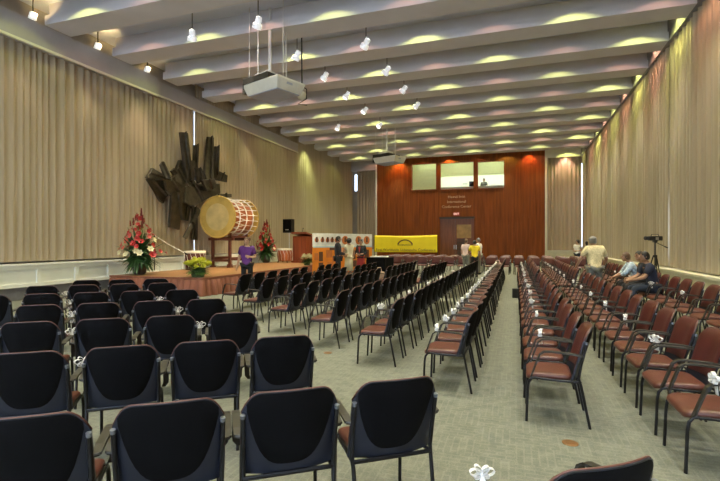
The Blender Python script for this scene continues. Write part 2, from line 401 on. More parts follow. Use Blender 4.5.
# curtains
def curtain(label, axis, pos, a0, a1, z0, z1, sgn, per=.24, amp=.055, seed=1, spread=(0,0)):
    rnd = random.Random(seed); mb = MB(); n = max(8, int((a1-a0)/per*6)); pts = []
    ph = 0; s = a0; step = (a1-a0)/n; p = per; A = amp
    for i in range(n+1):
        a = a0+step*i; ph += 2*PI*step/p
        if rnd.random() < .12: p = per*rnd.uniform(.7, 1.35); A = amp*rnd.uniform(.6, 1.25)
        off = A*(math.sin(ph)+.35*math.sin(2.1*ph+1))
        pts.append((a, off))
    rows = [z0, z0+.5*(z1-z0), z1]
    def pt(a, off, z, k):
        o2 = off*(1.0 if k == 0 else .9 if k == 1 else .7)
        f_ = max(0, 1-(a-a0)/.5)*spread[0]+max(0, 1-(a1-a)/.5)*spread[1]
        a = a+f_*k/2.0
        return V(pos+sgn*o2, a, z) if axis == 'x' else V(a, pos+sgn*o2, z)
    R = [[mb.bm.verts.new(pt(a, o_, z, k)) for a, o_ in pts] for k, z in enumerate(rows)]
    for k in range(2):
        for i in range(n): mb._f([R[k][i], R[k][i+1], R[k+1][i+1], R[k+1][i]])
    # a header tape and bottom hem give the cloth its edges
    o = mb.build('curtain', CURT, smooth=True)
    return tag(o, label, 'curtain')
curtain('long beige pleated curtain on left wall, nearer than the sculpture', 'x', -13.06, Y0+.1, ySL-.03, 1.06, 7.6, 1, seed=1)
curtain('beige pleated curtain on left wall running from the sculpture to far corner', 'x', -13.06, ySL+.05, YB+.3, 1.06, 8.4, 1, seed=2)
curtain('long beige pleated curtain on right wall nearer than the tripod camera', 'x', 4.62, Y0+.1, ySR-.03, .82, 7.78, -1, per=.28, amp=.085, seed=3, spread=(0,.06))
curtain('beige pleated curtain on right wall beyond the tripod camera', 'x', 4.62, ySR+.03, YB+.2, .82, 7.78, -1, per=.28, amp=.085, seed=4, spread=(-.06,0))
curtain('pinkish lit curtain in bay right of the wooden back wall', 'y', YB+.62, wx1+.25, xr_s+.04, 1.0, 7.85, -1, seed=5)
curtain('dim curtain in bay left of the wooden back wall', 'y', YB+.62, xl_s+.1, wx0-.15, 1.0, 7.6, -1, seed=6)

# perimeter panels under the curtains
ZP0, ZP1 = .36, 1.0
mb = MB(); mb.box(XL-.1, -12.86, Y0, YB, ZP0, ZP1-.05); mb.box(XL-.1, -12.76, Y0, YB, ZP1-.05, ZP1)
y = 1.0
while y < YB-.5:
    # raised rails round each recessed field
    mb.box(-12.87, -12.81, y, y+.12, ZP0+.085, ZP1-.145); y += 1.18
mb.box(-12.86, -12.80, Y0, YB, ZP0, ZP0+.09); mb.box(-12.86, -12.80, Y0, YB, ZP1-.15, ZP1-.05)
struct(mb.build('trim_14', WHITEP))
struct(MB().box(XL-.1, -12.96, Y0, YB, 0, ZP0).build('baseboard_left', BASE))
mb = MB(); mb.box(4.42, XR, Y0, YB+.2, 0, .72); mb.box(4.34, XR, Y0, YB+.2, .72, .78)
struct(mb.build('baseboard_right', CREAM))

# ------------------------------------------------------------------ lights
def spot(name, loc, target, power, col, size, blend=.4, rad=.05, parent=None):
    l = bpy.data.lights.new(name, 'SPOT'); l.energy = power; l.color = col; l.spot_size = math.radians(size); l.spot_blend = blend; l.shadow_soft_size = rad
    o = bpy.data.objects.new(name, l); COL.objects.link(o); o.location = loc
    o.rotation_euler = (Vector(target)-Vector(loc)).to_track_quat('-Z', 'Y').to_euler(); return o
YEL = (.95,1.0,.28); PNK = (1.0,.50,.30)
P_DOWN, P_SC = 620, 58
faces = [e-.8 for e in e_k[1:]]+[YB]
for bi, fy in enumerate(faces):
    if fy < -3: continue
    for n in range(-5, 3):
        x = -.6+2.1*n; yel = (n+bi) % 2 == 0
        # lamp tucked up in the coffer just before the beam face
        jit = random.uniform(.75, 1.25)
        spot('downlight_spill', (x, fy-.75, ZC-.05), (x, fy-.75, 0), P_SC*jit*(1.35 if yel else .48), YEL if yel else PNK, 128, .2, .02)
        spot('downlight', (x, fy-.9, ZC-.06), (x, fy-.9, 0), P_DOWN*(1 if yel else .8)*(1.0 if fy > 7 else .7), (1,.95,.78) if yel else (1,.86,.72), 64, .9, .04)

# hanging white spotlights
def spot_fixture(p, aim, label, lit=True, zc=ZC):
    t = thing('hanging_spotlight', label, 'spotlight', p, 0, 'white spotlights hanging below the ceiling')
    MB().tube([(0,0,.16), (0,0,zc-p[2])], .012, 6).lathe([(.05,zc-p[2]-.03),(.05,zc-p[2])], 12).build('stem', DARK, t)
    d = (Vector(aim)-Vector(p)).normalized(); M = d.to_track_quat('Z', 'Y').to_matrix().to_4x4()
    MB().lathe([(.03,-.15),(.075,-.13),(.085,-.02),(.075,0),(.075,.02),(.12,.05),(.125,.16),(.112,.16),(.10,.06)], 16, M, closed=False).build('lamp_head', LAMPGLOW, t, smooth=40)
    MB().tube([(0,0,.18), (.0,.06,.10), (.0,.10,0)], .016, 6).ball((0,.0,.17), .035, 1).build('yoke', CHROME, t)
    MB().lathe([(.0,.07),(.10,.07),(.10,.075),(.0,.075)], 16, M, closed=False).build('lens', LAMPL, t)
    return t
hang = [(192,35,'left, nearest'), (258,22,'upper'), (297,55,''), (325,76,''), (347,95,''), (365,110,''), (380,125,''), (366,43,''), (387,70,''), (404,89,''), (417,105,''), (338,127,'')]
names = ['white hanging spotlight nearest the left valance, left of the big projector', 'white hanging spotlight among the rods above the big projector', 'white hanging spotlight just right of the big projector rods',
 'second white spotlight beyond the big projector in the middle line', 'third white spotlight beyond the big projector in the middle line', 'white spotlight above and left of the far projector, fourth in middle line', 'small white spotlight hidden among the far projector rods',
 'nearest white spotlight of the right-hand line below the beams', 'second white spotlight of the right-hand line below the beams', 'third white spotlight of the right-hand line below the beams', 'farthest white spotlight of the right-hand line, above far projector', 'white spotlight far left above the far end of the valance']
for i, (u, v, _) in enumerate(hang):
    p = at_z(u, v, 7.50); p = V(p.x, p.y, 7.50)
    aim = (-10.6, 13+.6*i, 1.0)
    spot_fixture(p, aim, names[i])
    q = p+(Vector(aim)-p).normalized()*.2
    spot('stage_lamp', q, aim, 850, (1,.86,.60), 26, .5, .05)
ords = ['first','second','third','fourth','fifth','sixth','seventh','eighth','ninth','tenth','eleventh','twelfth','thirteenth','fourteenth','fifteenth','sixteenth','seventeenth','eighteenth','nineteenth','twentieth','twenty-first','twenty-second','twenty-third','twenty-fourth','twenty-fifth','twenty-sixth','twenty-seventh','twenty-eighth','twenty-ninth','thirtieth']
# wall washers over the valance
for i in range(3):
    y = 8.9+2.05*i
    t = thing('wall_washer', 'white cylinder lamp above the left valance, %s from the near end' % ords[i], 'lamp', (-12.5, y, 7.80), 0, 'cylinder lamps above the left valance')
    MB().tube([(0,0,.1), (0,0,ZC-7.80)], .02, 6).build('stem', DARK, t)
    MB().lathe([(.02,.11),(.09,.09),(.10,-.09),(.085,-.09),(.075,-.04)], 16, Matrix.Rotation(.35,4,'Y'), closed=False).build('lamp_head', LAMPGLOW, t, smooth=40)
    spot('curtain_wash', (-12.2, y, 7.5), (-12.95, y, 2.0), 130, (1,.82,.55), 72, 1.0, .05)
    spot('washer_uplight', (-12.25, y, 7.75), (-12.7, y, 8.46), 70, (1,.70,.28), 120, .6, .04)
# curtain accents seen on the upper right wall and the far bays
for i, (y, c) in enumerate([(13.0, PNK), (15.3, YEL), (17.6, PNK), (19.9, YEL), (22.2, PNK), (24.5, YEL), (26.8, PNK), (29.1, YEL), (31.4, PNK)]):
    spot('edge_downlight', (4.25, y, ZC-.1), (4.45, y, 0), 150 if c == YEL else 140, c, 130, .8, .04)
spot('bay_downlight', (3.5, YB+.2, 8.3), (3.5, YB+.45, 0), 480, (1,.56,.44), 80, .6, .05)
for x in (-8.9, -4.9, 1.0): spot('wall_downlight', (x, YB-.4, ZC-.06), (x, YB-.25, 0), 300, (1,.30,.10), 100, .6, .04)
for y in (13.2, 15.5, 17.8, 20.1):  # added lights without fixtures, brightening the left curtain past the real washers
    spot('curtain_wash', (-12.2, y, 7.7), (-12.95, y, 2.0), 130, (1,.82,.55), 72, 1.0, .05)
for y in (27.0, 30.4): spot('left_wall_downlight', (-12.3, y, ZC-.1), (-12.8, y, 0), 520, (.85,1,.40), 84, .8, .04)
# booth lamps
for x in (bx(424), bx(457), bx(491)):
    l = bpy.data.lights.new('booth_lamp', 'AREA'); l.energy = 60; l.size = .7; l.color = (.92,1,.70); o = bpy.data.objects.new('booth_lamp', l); COL.objects.link(o); o.location = (x, YB+.95, ZC-.05)
    l = bpy.data.lights.new('booth_lamp', 'AREA'); l.energy = 150; l.size = .9; l.color = (1,1,.92); o = bpy.data.objects.new('booth_lamp', l); COL.objects.link(o); o.location = (x, YB+2.7, ZC-.05)

wd = bpy.data.worlds.new('world'); scene.world = wd; wd.use_nodes = True
wd.node_tree.nodes['Background'].inputs[0].default_value = (.72,.83,1,1); wd.node_tree.nodes['Background'].inputs[1].default_value = 5.5
#PART2
# ------------------------------------------------------------------ chairs
def chair_proto():
    root = thing('stacking_armchair', 'x', 'chair')
    # seat pad
    def outline(k, n=8):
        pts = []; hx, y0, y1, rr = .218*k, -.118*k+.03*(1-k), .03+.235*k, .06
        for cx, cy, a0 in ((hx-rr, y1-rr, 0), (-hx+rr, y1-rr, PI/2), (-hx+rr, y0+rr, PI), (hx-rr, y0+rr, 1.5*PI)):
            for i in range(n//2+1):
                a = a0+PI/2*i/(n//2); pts.append((cx+rr*math.cos(a), cy+rr*math.sin(a)))
        return pts
    mb = MB(); loops = []
    for k, z in ((.88,.392),(.98,.398),(1.0,.415),(.99,.432),(.93,.443),(.75,.447),(.45,.443)):
        L = []
        for x, y in outline(k):
            wf = max(0, (y-.13)/.135); L.append(mb.bm.verts.new((x, y, z-.022*wf*wf-.006*(1-(x/.22)**2))))
        loops.append(L)
    n = len(loops[0])
    for a, b in zip(loops, loops[1:]):
        for i in range(n): mb._f([a[i], a[(i+1)%n], b[(i+1)%n], b[i]])
    mb._f(loops[0][::-1]); mb._f(loops[-1])
    mb.build('seat', MAROON, root, smooth=60)
    yb = lambda s, z: -.168-(z-.44)*.285+.058*s*s
    def ztop(s):
        a = abs(s); return .868-.010*s*s-(.105*((a-.58)/.42)**2.6 if a > .58 else 0)
    def surf(off, z0, smax, top=0., puff=0.):
        def fn(u, t):
            s = (2*u-1)*smax; zt = ztop(s)+top; zl = z0(s) if callable(z0) else z0; z = zl+(zt-zl)*t
            p = puff*(1-(s/smax)**4)*(1-(2*t-1)**6)
            return V(.25*s, yb(s, z)+off+p, z)
        return fn
    MB().grid(surf(.006, .47, .945, -.003, .036), 16, 10, surf(.0005, .47, .945, -.003)).build('backrest', MAROONB, root, smooth=50)
    MB().grid(surf(0, .40, 1.0), 18, 12, surf(-.016, .40, 1.0)).build('back_shell', BLACKP, root, smooth=50)
    MB().tube([surf(-.005, .40, 1.0)(i/24, 1.0) for i in range(25)], .0048, 6).build('edge_piping', PIPE, root, smooth=True)
    zl = lambda s: .452+.31*abs(s/.9)**3.6
    MB().grid(surf(-.016, zl, .9, -.006), 20, 10, surf(-.016, zl, .9, -.006, -.012)).build('rear_panel', BLACKF, root, smooth=50)
    for sx in (-1, 1):
        MB().tube([(sx*.228,.262,0),(sx*.226,.250,.30),(sx*.225,.240,.36),(sx*.224,.215,.392),(sx*.224,.18,.40)], .0125, 8).build('leg', BLACKM, root, smooth=60)
        mb = MB().tube([(sx*.232,-.255,0),(sx*.236,-.185,.36),(sx*.24,-.165,.43),(sx*.243,-.185,.55),(sx*.244,-.228,.735)], .0125, 8)
        lg = mb.build('leg', BLACKM, root, smooth=60)
        MB().tube([(sx*.244,-.2265,.728),(sx*.244,-.231,.748)], .0135, 8).build('post_cap', CAPG, lg, smooth=60)
        MB().strap([(sx*.266,-.185,.628),(sx*.267,-.12,.642),(sx*.267,.06,.652),(sx*.267,.115,.646),(sx*.267,.150,.622),(sx*.260,.215,.44),(sx*.240,.225,.405)], [.040,.044,.044,.044,.044,.042,.03], .014).tube([(sx*.244,-.195,.625),(sx*.275,-.18,.625)], .012, 8).build('armrest', ARMP, root)
    mb = MB()
    for sx in (-1, 1): mb.tube([(sx*.224,.20,.397),(sx*.226,.0,.39),(sx*.236,-.165,.395)], .0115, 8)
    mb.tube([(-.222,.17,.385),(.222,.17,.385)], .010, 6).tube([(-.24,-.178,.398),(.24,-.178,.398)], .012, 6)
    mb.build('seat_frame', BLACKM, root, smooth=60)
    return root
PROTO = chair_proto(); USED = [False]
def chair(x, y, rz, label, group):
    o = PROTO if not USED[0] else copy_tree(PROTO); USED[0] = True
    o.location = (x, y, 0); o.rotation_euler = (0, 0, rz); o['label'] = label; o['group'] = group
    return o
# white ribbon bow
def bow_proto():
    mb = MB()
    for k, (sx, sz, L) in enumerate(((-1,.25,.036),(1,.25,.036),(-.75,.95,.028),(.75,.95,.028),(-.8,-.45,.024),(.8,-.45,.024))):
        d = V(sx, .15*(k % 3-1), sz).normalized(); n = V(-d.z, 0, d.x); pts = []
        for i in range(13):
            a = PI+2*PI*i/12; pts.append(d*(L*(1+math.cos(a)))+n*(.55*L*math.sin(a)))
        mb.strap(pts, .024, .003, (0,1,0))
    for sx in (-1, 1):
        mb.strap([(0,-.010,0),(sx*.008,-.018,-.03),(sx*.016,-.016,-.065),(sx*.012,-.020,-.11)], [.010,.018,.020,.024], .003, (1,0,0))
    mb.ball((0,-.004,0), (.014,.014,.015), 1)
    mb.strap([(.0,.0,.0),(.0,.022,-.010),(.0,.022,-.026),(0,0,-.03)], .018, .003, (1,0,0))
    return mb.build('ribbon_bow', WHITE)
BOW = bow_proto(); BUSED = [False]
def bow(ch, side, label, sc=.74):
    o = BOW if not BUSED[0] else BOW.copy()
    if BUSED[0]: COL.objects.link(o)
    BUSED[0] = True
    rz = ch.rotation_euler.z; p = Vector(ch.location)+rotz(rz) @ V(side*.263, .11, .683)
    o.location = p; o.rotation_euler = (0, 0, rz+random.uniform(-.6,.6)); o.scale = (sc*1.3,)*3
    tag(o, label, 'ribbon bow', 'white ribbon bows tied to chair arms')

PITCH = .66; BREAK = 12.6; GAP = .62
def row(x, y0, yend, desc, group, brk=True, bows=0, bside=-1, bstart=1, pitch=.62):
    y = y0; i = 0; out = []
    while y < yend:
        yy = y+(GAP if brk and y > BREAK else 0)
        c = chair(x+random.uniform(-.012,.012), yy, PI/2+random.uniform(-.03,.03), 'maroon armchair with black frame, %s from near end of %s' % (ords[i], desc), group)
        out.append(c)
        if bows and i % bows == bstart % bows: bow(c, bside, 'white ribbon bow on %s chair from near end of %s' % (ords[i], desc))
        y += pitch; i += 1
    return out
R1 = row(.36, 4.6, 22.0, 'row just right of aisle', 'chairs in the row just right of the aisle', bows=2, bstart=1, pitch=.65)
R2 = row(1.38, 3.98, 21.5, 'second row right of aisle', 'chairs in the second row right of the aisle', bows=2, bstart=0, pitch=.66)
R3 = row(3.0, 7.4, 21.5, 'row along right curtain wall', 'chairs in the row along the right wall', brk=False, bows=3, bstart=1, pitch=.66)
M1 = row(-.68, 5.2, 20.9, 'row just left of aisle', 'chairs in the row just left of the aisle', bows=1, bstart=0)
M2 = row(-1.71, 5.94, 18.8, 'second row left of aisle', 'chairs in the second row left of the aisle', bows=3, bstart=1)
M3 = row(-2.78, 6.64, 17.5, 'third row left of aisle', 'chairs in the third row left of the aisle')
M4 = row(-3.9, 7.4, 17.0, 'fourth row left of aisle', 'chairs in the fourth row left of the aisle')
M5 = row(-5.03, 8.25, 15.2, 'fifth row left of aisle', 'chairs in the fifth row left of the aisle')
M6 = row(-6.15, 9.15, 14.4, 'row nearest the stage', 'chairs in the row nearest the stage')
LA = math.radians(36.5); LD = V(math.cos(LA), math.sin(LA), 0); LN = V(-math.sin(LA), math.cos(LA), 0)
Lpx = [[(394,380),(290,390),(162,404),(40,418)], [(288,337),(204,342),(116,347),(28,353)], [(235,313.3),(170,315.8),(101,319),(28,323)],
       [(209,299.5),(153,301.7),(99,303.5),(33,305)], [(183,290.3),(141,291.3),(90,292),(36,294.7)], [(164,283.3),(126,283.8),(82,285),(37.5,286.7)], [(158,278.8),(121,279.7),(83.5,280.6)]]
LB = {(1,3):1,(2,1):1,(2,3):1,(3,1):1,(3,3):1,(4,1):1,(4,3):1,(5,3):1}
for ri, pts in enumerate(Lpx):
    tops = [at_z(u, v, .862) for u, v in pts]
    m = sum((Vector((p.x,p.y,0)) for p in tops), V(0,0,0))/len(tops)
    ss = [(Vector((p.x,p.y,0))-m).dot(LD) for p in tops]
    k = (ss[0]-ss[-1])/(len(ss)-1); k = max(.585, min(k, .63)); n = len(pts)
    for i in range(n+(1 if ri == 4 else 0)):
        p = m+LD*(k*((n-1)/2-i))+LN*.285
        c = chair(p.x, p.y, LA+random.uniform(-.02,.02), 'black-backed maroon armchair, %s from right in %s diagonal row of left block' % (ords[i], 'nearest' if ri == 0 else ords[ri]), 'chairs in the diagonal block at left')
        if LB.get((ri, i)): bow(c, 1, 'white ribbon bow in %s diagonal row, on %s chair from right' % ('nearest' if ri == 0 else ords[ri], ords[i]))
c0 = chair(.15, 1.965, math.radians(36), 'nearest maroon armchair, cut off by the bottom edge below the aisle', 'chairs in the diagonal block at left')
bow(c0, -1, 'white ribbon bow at the bottom edge, nearest bow to viewer', .56)
# rows across the far end, facing the camera
for ri in range(3):
    for i in range(16):
        chair(-6.6+.68*i+random.uniform(-.02,.02), 23.5+1.2*ri, PI+random.uniform(-.16,.16), 'maroon armchair facing viewer, %s from left in %s row across the far end' % (ords[i], ['front','middle','rear'][ri]), 'chairs in the rows across the far end')
b = MB().box(-.13,.13,-.1,.1,0,.16,bevel=.04).tube([(-.07,0,.15),(-.05,0,.25),(.05,0,.25),(.07,0,.15)], .012, 6)
CLOTHP = mat('pale pink cloth', (.62,.42,.38), .8); BAGT = mat('tan canvas', (.42,.29,.19), .8)
f = M1[-1]
o = b.build('shoulder_bag', CLOTHP, smooth=40); o.location = (f.location.x-.05, f.location.y, .45); o.scale = (1.3,1.3,1.3)
tag(o, 'pale pink bag on the last seat of the row just left of aisle', 'bag')
far4 = [c for c in M4 if c.location.y > BREAK][0]
b = MB().box(-.17,.17,-.11,.11,0,.24,bevel=.05).tube([(-.08,0,.23),(-.05,0,.36),(.05,0,.36),(.08,0,.23)], .012, 6)
o = b.build('tote_bag', BAGT, smooth=40); o.location = (far4.location.x-.09, far4.location.y, .45); o.rotation_euler.z = .4
tag(o, 'tan canvas bag standing on a seat amid the fourth row left of aisle', 'bag')
p = at_z(516.5, 297.5, 0)
tag(MB().box(-.1,.1,-.16,.16,0,.27,bevel=.02).build('floor_box', DARK, loc=(p.x-.02, p.y, 0)), 'black box standing on the carpet in the aisle', 'box')
BRASS = mat('worn brass', (.24,.13,.055), .5, metal=.5, var=.3)
for (u, v, lab) in ((570,443,'round brass floor outlet cover in the carpet near the bottom right'), (327.7,352.8,'round brass floor outlet cover in carpet left of the middle rows')):
    p = at_z(u, v, 0)
    t = thing('floor_outlet', lab, 'floor outlet', (p.x, p.y, 0), .3, 'brass floor outlets in the carpet')
    MB().lathe([(.062,0),(.062,.004),(.052,.006),(.0,.006)], 20, closed=False).build('cover_plate', BRASS, t)
    MB().box(-.03,.03,-.018,.018,.005,.0075).build('flap', BRASS, t)

# ------------------------------------------------------------------ stage
SX0, SX1, SY0, SY1, SZ = -12.25, -8.72, 11.2, 23.0, .54
st = thing('stage_platform', 'low orange-brown stage platform with pleated rust skirt at left wall', 'stage', (0,0,0))
MB().box(SX0, SX1, SY0, SY1, SZ-.09, SZ).build('deck', STAGEW, st)
mb = MB(); path = []
def addp(a, b):
    n = int((b-a).length/.035)
    for i in range(n): path.append((a+(b-a)*(i/n), V((b-a).y, -(b-a).x, 0).normalized()))
addp(V(SX0, SY0, 0), V(SX1, SY0, 0)); addp(V(SX1, SY0, 0), V(SX1, SY1, 0)); addp(V(SX1, SY1, 0), V(SX0, SY1, 0))
R_ = []
for zi, (z, a) in enumerate(((.01,.10),(.25,.08),(SZ-.08,.045),(SZ-.06,.035))):
    R_.append([mb.bm.verts.new(p+nn*(.03+1.5*a*abs(math.sin(i*.46))+.4*a*math.sin(i*.23))+V(0,0,z)) for i, (p, nn) in enumerate(path)])
for a, b2 in zip(R_, R_[1:]):
    for i in range(len(path)-1): mb._f([a[i], a[i+1], b2[i+1], b2[i]])
mb.build('skirt', SKIRT, st, smooth=True)
MB().box(SX0, SX1+.04, SY0-.04, SY0, SZ-.05, SZ+.005).box(SX1, SX1+.04, SY0, SY1, SZ-.05, SZ+.005).build('edge_strip', SKIRT, st)
MB().box(SX0+.1, SX1-.1, SY0+.1, SY1-.1, 0, SZ-.09).build('substructure', DARK, st)

# sculpture on left wall: welded slabs
sc = thing('wall_sculpture', 'large dark bronze abstract wall sculpture of jagged slabs above the stage', 'sculpture')
slabs = [([(28,232),(52,192),(110,228),(145,238),(118,244),(60,240)],.2,.22), ([(30,236),(60,240),(118,246),(140,240),(120,275),(95,335),(78,318),(66,290)],.2,.08), ([(84,180),(95,165),(135,240),(105,235)],.18,.30),
 ([(125,205),(140,192),(152,208),(138,222)],.15,.4), ([(168,48),(193,52),(215,240),(190,245)],.28,.30), ([(220,100),(238,98),(232,245),(216,225)],.2,.15),
 ([(276,66),(298,70),(298,240),(268,240),(262,215)],.25,.2), ([(306,105),(320,103),(318,210),(300,235)],.2,.35), ([(320,205),(352,222),(350,250),(300,240)],.15,.2),
 ([(225,190),(250,195),(262,240),(235,255)],.2,.4), ([(140,230),(165,160),(185,170),(195,245),(190,300),(150,295)],.3,.15), ([(195,245),(230,255),(320,255),(322,295),(280,310),(220,345),(180,330),(185,270)],.3,.2),
 ([(130,290),(175,290),(170,345),(160,440),(120,430)],.2,.25), ([(175,300),(215,300),(195,405),(168,400)],.2,.12), ([(176,470),(235,350),(245,365),(190,478)],.14,.3),
 ([(212,350),(232,350),(232,481),(212,481)],.14,.12), ([(318,296),(368,296),(368,310),(322,312)],.2,.4), ([(100,240),(150,245),(195,290),(140,320),(112,285)],.2,.38), ([(250,240),(300,235),(310,270),(270,285)],.2,.45)]
for k, (pl, th, dep) in enumerate(slabs):
    x = -12.9+dep; cx = sum(q[0] for q in pl)/len(pl); cy = sum(q[1] for q in pl)/len(pl)
    tx, ty = random.uniform(-.005,.005), random.uniform(-.004,.004)
    P = [at_x(140+a/4.01, 120+b_/4.01, x+max(-.2, min(.2, tx*(a-cx)+ty*(b_-cy)))) for a, b_ in pl]
    # a raised fin across each slab gives it a folded, welded look
    mb = MB(); mb.prism([p+V(-th*.6,0,0) for p in P], (th*.6,0,0)); es = mb.bm.edges[:]
    bmesh.ops.bevel(mb.bm, geom=es, offset=.01, segments=1, affect='EDGES')
    if len(pl) > 3:
        m0 = (P[0]+P[1])/2; m1 = (P[len(P)//2]+P[len(P)//2+1 if len(P)//2+1 < len(P) else 0])/2
        mb.prism([m0, m1, m1+V(.09,0,.05), m0+V(.09,0,.05)], (m1-m0).cross(V(1,0,0)).normalized()*.05)
    mb.build('slab', BRONZE, sc)
# back struts tying the slabs to the wall
P = at_x(140+200/4.01, 120+260/4.01, -12.9)
MB().box(-13.0,-12.7,P.y-1.2,P.y+1.2,P.z-.12,P.z+.02).box(-13.0,-12.7,P.y-.1,P.y+.05,P.z-1,P.z+1).build('mounting_bar', BRONZE, sc)

# big drum
HIDE = mat('drum hide', (.56,.38,.09), .55, var=.16, vscale=2.2); HIDEC = mat('pale drum hide', (.60,.46,.19), .55, var=.14, vscale=3); DRUMW = mat('drum red lacquer', (.40,.11,.03), .35, var=.2, vscale=3)
GOLD = mat('gold rope rim', (.55,.36,.08), .45, var=.1); ROPE = mat('white rope', (.74,.70,.64), .7); STANDW = mat('dark red stand wood', (.10,.028,.016), .4, var=.2)
dp = at_y(216, 217, 15.9); L_ = 1.75; RH = .875
dt = thing('large_drum', 'huge roped drum with tan hide head on a wooden stand on stage', 'drum', (dp.x+.08, 15.9, 0), 0)
Mx = T(0,0,dp.z) @ Matrix.Rotation(-PI/2, 4, 'X')    # local z -> +y
MB().lathe([(.66,.03),(.72,.35),(.74,L_/2),(.72,L_-.35),(.66,L_-.03)], 40, Mx).build('body', DRUMW, dt, smooth=40)
for z0, sg_ in ((0,-1),(L_,1)):
    m2 = Mx @ T(0,0,z0)
    mb = MB(); mb.lathe([(.56,sg_*.027),(.72,sg_*.025),(.84,sg_*.012)], 44, m2, closed=False); hd_ = mb.build('head', HIDE, dt, smooth=True)
    mb = MB(); mb.lathe([(0,sg_*.035),(.5,sg_*.03),(.56,sg_*.027)], 44, m2, closed=False); mb.build('head_center', HIDEC, hd_, smooth=True)
    mb = MB(); ring = [m2 @ V(.85*math.cos(a), .85*math.sin(a), 0) for a in [2*PI*i/48 for i in range(49)]]
    mb.tube(ring, .035, 8); mb.build('rim', GOLD, dt, smooth=True)
mb = MB(); N = 22
for i in range(N):
    a = 2*PI*i/N; b_ = 2*PI*(i+.5)/N; c_ = 2*PI*(i+1)/N
    f_ = lambda ang, r, z: Mx @ V(r*math.cos(ang), r*math.sin(ang), z)
    mb.tube([f_(a,.845,.03), f_(b_,.775,L_/2), f_(b_,.845,L_-.03)], .014, 5); mb.tube([f_(c_,.845,.03), f_(b_,.775,L_/2)], .014, 5)
mb.build('lacing', ROPE, dt)
for z, r in ((.42,.81),(.95,.79),(1.4,.82)):
    mb = MB().tube([Mx @ V(r*math.cos(a), r*math.sin(a), z) for a in [2*PI*i/40 for i in range(41)]], .024, 6); mb.build('hoop', ROPE, dt, smooth=True)
ds = thing('drum_stand', 'dark wooden trestle stand under the huge roped drum', 'stand', (dp.x+.08, 15.9, SZ), 0)
zt = dp.z-.83-SZ
for sx in (-.42, .42):
    for y in (.25, L_-.3):
        MB().box(sx-.05, sx+.05, y-.05, y+.05, 0, zt+.16).build('leg', STANDW, ds)
        MB().box(sx-.09, sx+.09, y-.09, y+.09, 0, .06).build('foot', STANDW, ds)
mb = MB()
for sx in (-.42,.42): mb.box(sx-.04,sx+.04,.2,L_-.25,.32,.42).box(sx-.05,sx+.05,.2,L_-.25,zt-.03,zt+.07)
for y in (.25, L_-.3): mb.box(-.42,.42,y-.04,y+.04,.24,.34).box(-.62,.62,y-.045,y+.045,zt-.14,zt-.02)
mb.build('frame', STANDW, ds)

def small_drum(label, p, r, h, body, standh=0):
    t = thing('small_drum', label, 'drum', p, 0)
    MB().lathe([(r*.86,standh),(r*.98,standh+h*.4),(r*.98,standh+h*.6),(r*.88,standh+h)], 24).build('body', body, t, smooth=40)
    MB().lathe([(r*.98,standh+h-.07),(r*1.0,standh+h-.02),(r*.95,standh+h+.02),(0,standh+h+.025)], 24, closed=False).build('head', mat('pale drum skin', (.66,.60,.46), .6), t, smooth=40)
    mb = MB()
    for i in range(14):
        a = 2*PI*i/14; b_ = a+PI/14; mb.tube([(r*.99*math.cos(a), r*.99*math.sin(a), standh+h-.06), (r*1.0*math.cos(b_), r*1.0*math.sin(b_), standh+h*.5), (r*.9*math.cos(b_), r*.9*math.sin(b_), standh+.04)], .009, 5)
    mb.build('lacing', ROPE, t)
    if standh:
        for i in range(4):
            a = PI/4+i*PI/2; MB().tube([(r*.95*math.cos(a), r*.95*math.sin(a), 0), (r*.8*math.cos(a), r*.8*math.sin(a), standh+.05)], .03, 6).build('leg', STANDW, t)
    return t
p = at_z(195, 269.5, SZ); small_drum('dark brown upright drum with pale head, left of the huge drum', p, .40, .70, STANDW, 0)
p = at_z(285, 262.5, SZ); small_drum('small red-brown drum with white head, left of the lectern', p, .40, .62, DRUMW, .08)

# boom stand
p = at_z(154.5, 271.5, SZ)
t = thing('microphone_stand', 'thin boom microphone stand reaching toward the dark upright drum', 'microphone stand', p)
MB().lathe([(.16,0),(.16,.02),(.03,.04),(0,.04)], 20, closed=False).build('base', GLASSW, t)
MB().tube([(0,0,.02),(0,0,1.32)], .016, 8).build('pole', DARK, t)
q = at_d(184, 252.5, 16.9)-p
MB().tube([(-.12,0,1.34),(0,0,1.30), q*.5+V(0,0,.62), q], .016, 6).build('boom', ROPE, t)
MB().tube([q, q+(q-V(0,0,1.3)).normalized()*.14], [.02,.03], 8).build('microphone', DARK, t)

# flower arrangements
LEAF = mat('dark green leaf', (.028,.085,.022), .45, var=.35); LEAFL = mat('bright leaf', (.10,.20,.04), .5, var=.3); RED = mat('red blossom', (.42,.022,.02), .45, var=.3); PINK = mat('pink blossom', (.58,.10,.08), .5, var=.2); CRM = mat('cream blossom', (.66,.60,.36), .5); YG = mat('yellow green blossom', (.62,.62,.05), .6, var=.2); DARKRED = mat('dark red ginger', (.22,.02,.025), .5); POT = mat('dark vase', (.05,.035,.03), .4); POTG = mat('green foil pot', (.08,.14,.05), .4)
def blade(mb, base, tip, w, droop=.15, n=5):
    base = Vector(base); tip = Vector(tip); d = tip-base; side = d.cross(V(0,0,1)); side = side.normalized() if side.length > 1e-4 else V(1,0,0)
    prev = None
    for i in range(n+1):
        s = i/n; c = base+d*s+V(0,0,-droop*d.length*s*s); ww = w*math.sin(PI*min(.98, .12+.86*s))
        nn = d.cross(side).normalized()*(.15*ww)
        a = [mb.bm.verts.new(c-side*ww), mb.bm.verts.new(c+nn), mb.bm.verts.new(c+side*ww)]
        if prev:
            mb._f([prev[0], prev[1], a[1], a[0]]); mb._f([prev[1], prev[2], a[2], a[1]])
        prev = a
